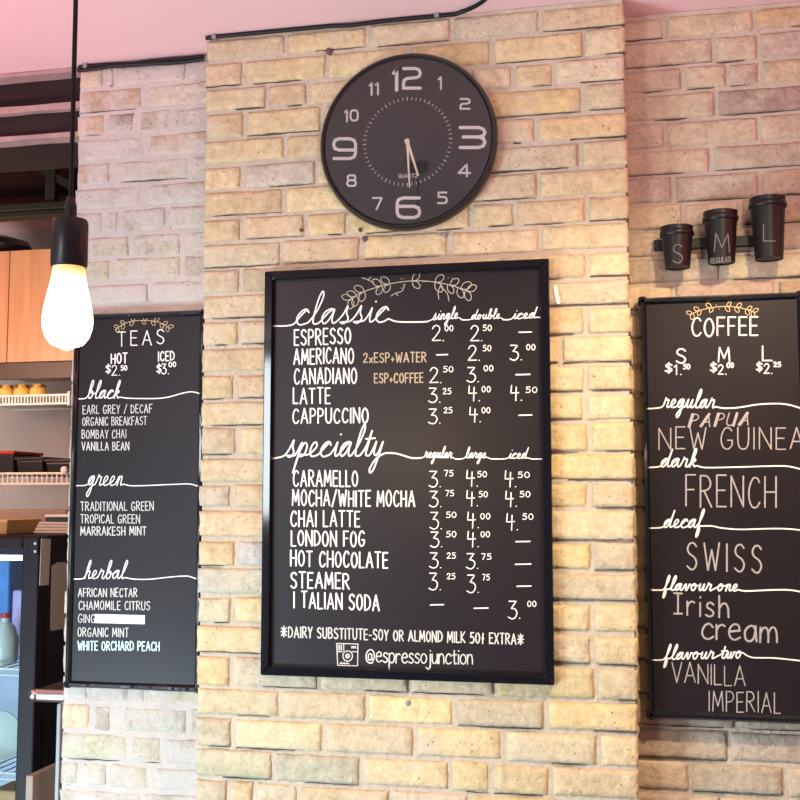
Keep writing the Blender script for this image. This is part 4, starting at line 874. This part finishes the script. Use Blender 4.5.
for s, x0, x1, y0, y1, w_ in (('1', 393.6, 397.2, 90.2, 69, 3.6), ('2', 403.4, 420.4, 88.6, 68.6, 3.3), ('1', 438.4, 441.4, 89, 77, 1.9), ('2', 460.4, 469.8, 109, 99, 1.9), ('3', 460.2, 485, 147.6, 127.6, 3.3), ('4', 458.4, 470.2, 176.4, 164.4, 2.0),
                           ('5', 438, 446.8, 203.2, 192.6, 2.0), ('6', 397.2, 419.8, 217.6, 198, 3.3), ('7', 373, 381.8, 209.4, 198, 2.0), ('8', 347.2, 356, 186, 175.4, 2.1), ('9', 333.6, 355.6, 158.6, 138.8, 3.3),
                           ('1', 345, 347.4, 121.6, 109.8, 2.0), ('0', 350.6, 357.8, 120.6, 110.4, 2.0), ('1', 369.8, 372, 95, 83.2, 2.0), ('1', 375.8, 378.4, 94.4, 82.6, 2.0)):
    wd, st = CD[s]; k = (x1 - x0) / wd; mb = MB()
    for plq in st: mb.ribbon([B(x0 + q[0] * k, y0 + (y1 - y0) * q[1], YD) for q in plq], w_ * PX, th=.0010)
    mb.build('numeral', M['numeral'], clk)
mb = MB(); c0 = B(407.3, 141.6, YD)
for i in range(60):
    a = 2 * PI * i / 60; r0_ = .1005; r1_ = .1075
    mb.ribbon([(c0.x + r0_ * math.sin(a), YD, c0.z + r0_ * math.cos(a)), (c0.x + r1_ * math.sin(a), YD, c0.z + r1_ * math.cos(a))], (.0017 if i % 5 == 0 else .0011), th=.0006)
mb.build('minute_track', M['numeral'], clk)
letters('dial_lettering', text('QUARTZ', (398.6, 177.8), (417.4, 177.4), 3.6, jit=0), YD, .55, M['numeral'], clk)
def hand(tip, tail, w0, w1, dy):
    a = B(*tail, YD - dy); b = B(*tip, YD - dy); d = (b - a).normalized(); sd = d.cross(Vector((0, -1, 0))); o = Vector((0, -.001, 0))
    v = [a - sd * w0, a + sd * w0, b + sd * w1, b - sd * w1]
    MB().add(v + [q + o for q in v], [(3, 2, 1, 0), (4, 5, 6, 7), (0, 1, 5, 4), (1, 2, 6, 5), (2, 3, 7, 6), (3, 0, 4, 7)]).build('hand', M['hand'], clk)
hand((418.3, 175.8), (406.8, 139.6), .0034, .0022, .002); hand((409.6, 187.6), (407.2, 139), .0030, .0016, .0042)
MB().lathe([(.0062, 0), (.0062, .005), (.004, .0065)], (c0.x, YD + .0005, c0.z), 20, 'y').build('centre_cap', M['hand'], clk, smooth=True)
MB().lathe([(CRD * .937, .0352), (CRD * .937, .0360)], (cc.x, -.006, cc.z), 96, 'y').build('glass', M['glass'], clk)

# ------------------------------------------------------------------ paper cups on a rail
ra, rb = B(654, 249, .075), B(755, 236, .075)
rzc = (ra.z + rb.z) / 2
tag(MB().box(ra.x, rb.x + .02, .076, .0925, rzc - .012, rzc + .012).build('wall_rail', M['rail'], bevel=.002), 'black wooden strip behind three paper cups on the brick', 'rail')
def cup(px0, px1, ptop, pbot, plid, rbpx, letter, lab, extra=None):
    Y = .030
    a, b = B(px0, ptop + 8, Y), B(px1, ptop + 8, Y); cxm = (a.x + b.x) / 2; rl = (b.x - a.x) / 2
    zt_ = B((px0 + px1) / 2, ptop, Y).z - .004; zb_ = B((px0 + px1) / 2, pbot, Y - .02).z; hh = zt_ - zb_
    rb_ = rbpx * .0023 / 2; rt = rl * .915; cy = .0755 - rt * .90
    t = thing('paper_cup', (cxm, cy, zb_), lab, 'cup', 'sample paper cups on the wall rail')
    lh = .017
    MB().lathe([(rb_ * .95, .002), (rb_, 0), (rb_ + (rt - rb_) * .5, hh * .46), (rt, hh - lh), (rt, hh - lh + .004)], (cxm, cy, zb_), 40).build('body', M['cup'], t, smooth=True)
    z = hh - lh
    MB().lathe([(rl * .97, z - .004), (rl, z - .002), (rl, z + .004), (rl * .95, z + .007), (rl * .93, z + .013), (rl * .95, z + .015), (rl * .94, z + .018), (rl * .86, z + .018), (rl * .84, z + .012), (rl * .3, z + .012)], (cxm, cy, zb_), 40).build('lid', M['lid'], t, smooth=True)
    def hit(px, py):
        y = cy - rt
        for _ in range(8):
            q = B(px, py, y); f = max(0, min(1, (q.z - zb_) / (hh - lh))); r_ = rb_ + (rt - rb_) * f; dx_ = q.x - cxm
            y = cy - math.sqrt(max(1e-6, r_ * r_ - dx_ * dx_)) - .0003
        q = B(px, py, y); n = Vector((q.x - cxm, q.y - cy, 0)).normalized(); return q, n
    for polys, wpx, nm in letter:
        mb = MB()
        for plq in polys:
            pts = []
            for (x0_, y0_), (x1_, y1_) in zip(plq, plq[1:]):
                for s_ in range(3): pts.append((x0_ + (x1_ - x0_) * s_ / 3, y0_ + (y1_ - y0_) * s_ / 3))
            pts.append(plq[-1]); hs = [hit(*q) for q in pts]; nn = sum((h_[1] for h_ in hs), Vector()).normalized()
            mb.ribbon([h_[0] for h_ in hs], wpx * PX, nrm=tuple(nn), th=.0006)
        mb.build(nm, M['faintchalk'], t)
    return t
cup(659.5, 694.6, 224.5, 265, 0, 24.5, [(text('S', (672.8, 263), (682.8, 262.6), 18.5, jit=0), .95, 'size_lettering')], 'smallest black paper cup, marked S')
cup(702.4, 739.2, 209.5, 260, 0, 26, [(text('M', (714.4, 252), (729.4, 250.6), 18.5, jit=0), .95, 'size_lettering'), (text('REGULAR', (710.6, 263.6), (730.6, 261.6), 5.2, jit=0), .9, 'size_lettering')], 'middle black paper cup, marked M')
cup(748.6, 787.6, 196, 256.5, 0, 26.5, [(text('L', (763.6, 241), (775.4, 240.6), 16.5, jit=0), .95, 'size_lettering')], 'tallest black paper cup, marked L')

# ------------------------------------------------------------------ cables along the ceiling
def cable(pts, Y, r, label, strands, clips, tail=()):
    pl = [B(q[0], q[1], Y) for q in pts]
    tl_ = []
    for q in tail:
        d = ray(*q); tl_.append(CAM + d * ((CEIL - r - .0005 - CAM.z) / d.z))
    t = thing('cable', pl[len(pl) // 2], label, 'cable')
    for k in range(strands):
        cu = cr([(q.x, q.z) for q in pl], 6)
        MB().tube([(q.x, Y - .004 * k, min(q.y, CEIL - r - .0005) - (.0085 + .003 * math.sin(i * .21 + k)) * k) for i, q in enumerate(cu)] + tl_, r, 10).build('strand', M['cable'], t, smooth=True)
    for px, py in clips:
        q = B(px, py, Y); MB().box(q.x - .006, q.x + .006, Y - r - .003, Y + .006, q.z - .008, q.z + .010).box(q.x + .002, q.x + .008, Y - r - .004, Y + .004, q.z + .006, q.z + .015).build('clip', M['plug'], t, bevel=.002)
cable([(206, 38.5), (215, 36.8), (240, 33.4), (270, 30.4), (300, 28), (330, 26), (352, 25), (380, 21.5), (410, 17.8), (440, 14.6), (455, 13.4)], -.013, .0052, 'black cable along the ceiling line above the clock', 1, [(214.5, 36), (437, 14.5)], [(466, 10.4), (475, 6.4), (482, 2.2), (488, -3), (496, -10)])
cable([(79, 67), (90, 66), (110, 64.4), (130, 63.6), (150, 61.4), (170, 59.4), (190, 57.8), (204, 56.4)], YR - .012, .0052, 'twin black cable along the ceiling above the tea board', 2, [(86, 66)])
# screws and plugs left in the brick
for px, py, r, m, lab in ((328.5, 51, .0075, 'screw', 'rusty screw in the brick up left of the clock'), (360, 229.6, .005, 'screw', 'upper of two dark screws below the clock, left side'), (364.6, 238.6, .0068, 'screw', 'lower of two dark screws below the clock, left side'),
                          (444.4, 234.6, .0062, 'plug', 'grey wall plug below the clock, right side'), (301, 230, .0045, 'screw', 'small dark screw in the pale brick left of the clock'), (408, 703, .006, 'plug', 'grey wall plug in the brick below the big menu board')):
    q = B(px, py, -.008)
    tag(MB().lathe([(r, -.006), (r, .001), (r * .6, .0028), (r * .2, .003)], (q.x, -.0075, q.z), 16, 'y').build('wall_screw' if m == 'screw' else 'wall_plug', M[m], smooth=True), lab, 'screw' if m == 'screw' else 'wall plug')

# ------------------------------------------------------------------ pendant lamp
LY = -1.22
q0 = B(67.8, 306, LY); sc1 = (q0 - CAM).dot(_f) / F_PX           # metres per pixel at the lamp
lx, lz = q0.x, B(67.8, 350.5, LY).z
pen = thing('pendant_lamp', (lx, LY, lz), 'glowing bare bulb hanging on a black cord, upper left', 'lamp')
zs0, zs1 = B(70, 267.5, LY).z, B(70, 220, LY).z
rs = 18.0 * sc1
lx2 = B(69.8, 240, LY).x; lx2 = lx2 * .7 + lx * .3
MB().lathe([(rs * .93, zs0), (rs, zs0 + .003), (rs, zs1 - .004), (rs * .92, zs1), (rs * .3, zs1 + .002)], (lx2, LY, 0), 40).build('socket', M['porcelain'], pen, smooth=True)
MB().lathe([(.008, zs1), (.008, zs1 + .018), (.005, zs1 + .03)], (lx2, LY, 0), 16).build('cord_grip', M['porcelain'], pen, smooth=True)
ce = B(75.8, 0, LY); dxz = (ce.x - lx2) / (ce.z - zs1)
tp = [(lx2 + dxz * (z - zs1), LY, z) for z in (zs1 + .02, zs1 + .15, zs1 + .3, ce.z, CEIL)]
MB().tube(tp, 2.5 * sc1, 10).build('cord', M['cable'], pen, smooth=True)
MB().lathe([(.034, CEIL - .025), (.034, CEIL)], (tp[-1][0], LY, 0), 24).build('ceiling_rose', M['porcelain'], pen, smooth=True)
rb_ = 24.8 * sc1; H = zs0 - lz
prof = [(.001, 0), (rb_ * .30, .004), (rb_ * .62, H * .07), (rb_ * .86, H * .16), (rb_ * .98, H * .27), (rb_, H * .36), (rb_ * .96, H * .48), (rb_ * .86, H * .62), (rb_ * .74, H * .78), (rb_ * .66, H * .92), (rb_ * .62, H + .002)]
bl = MB().lathe([(r, lz + h) for r, h in prof], (lx2 * .5 + lx * .5, LY, 0), 40).build('bulb', M['bulb'], pen, smooth=True); bl['label'] = 'bright glowing teardrop bulb'
lamp('pendant_bulb_light', 'POINT', (lx2, LY - .0, lz - .03), 11, (1, .66, .34), shadow_soft_size=.03)
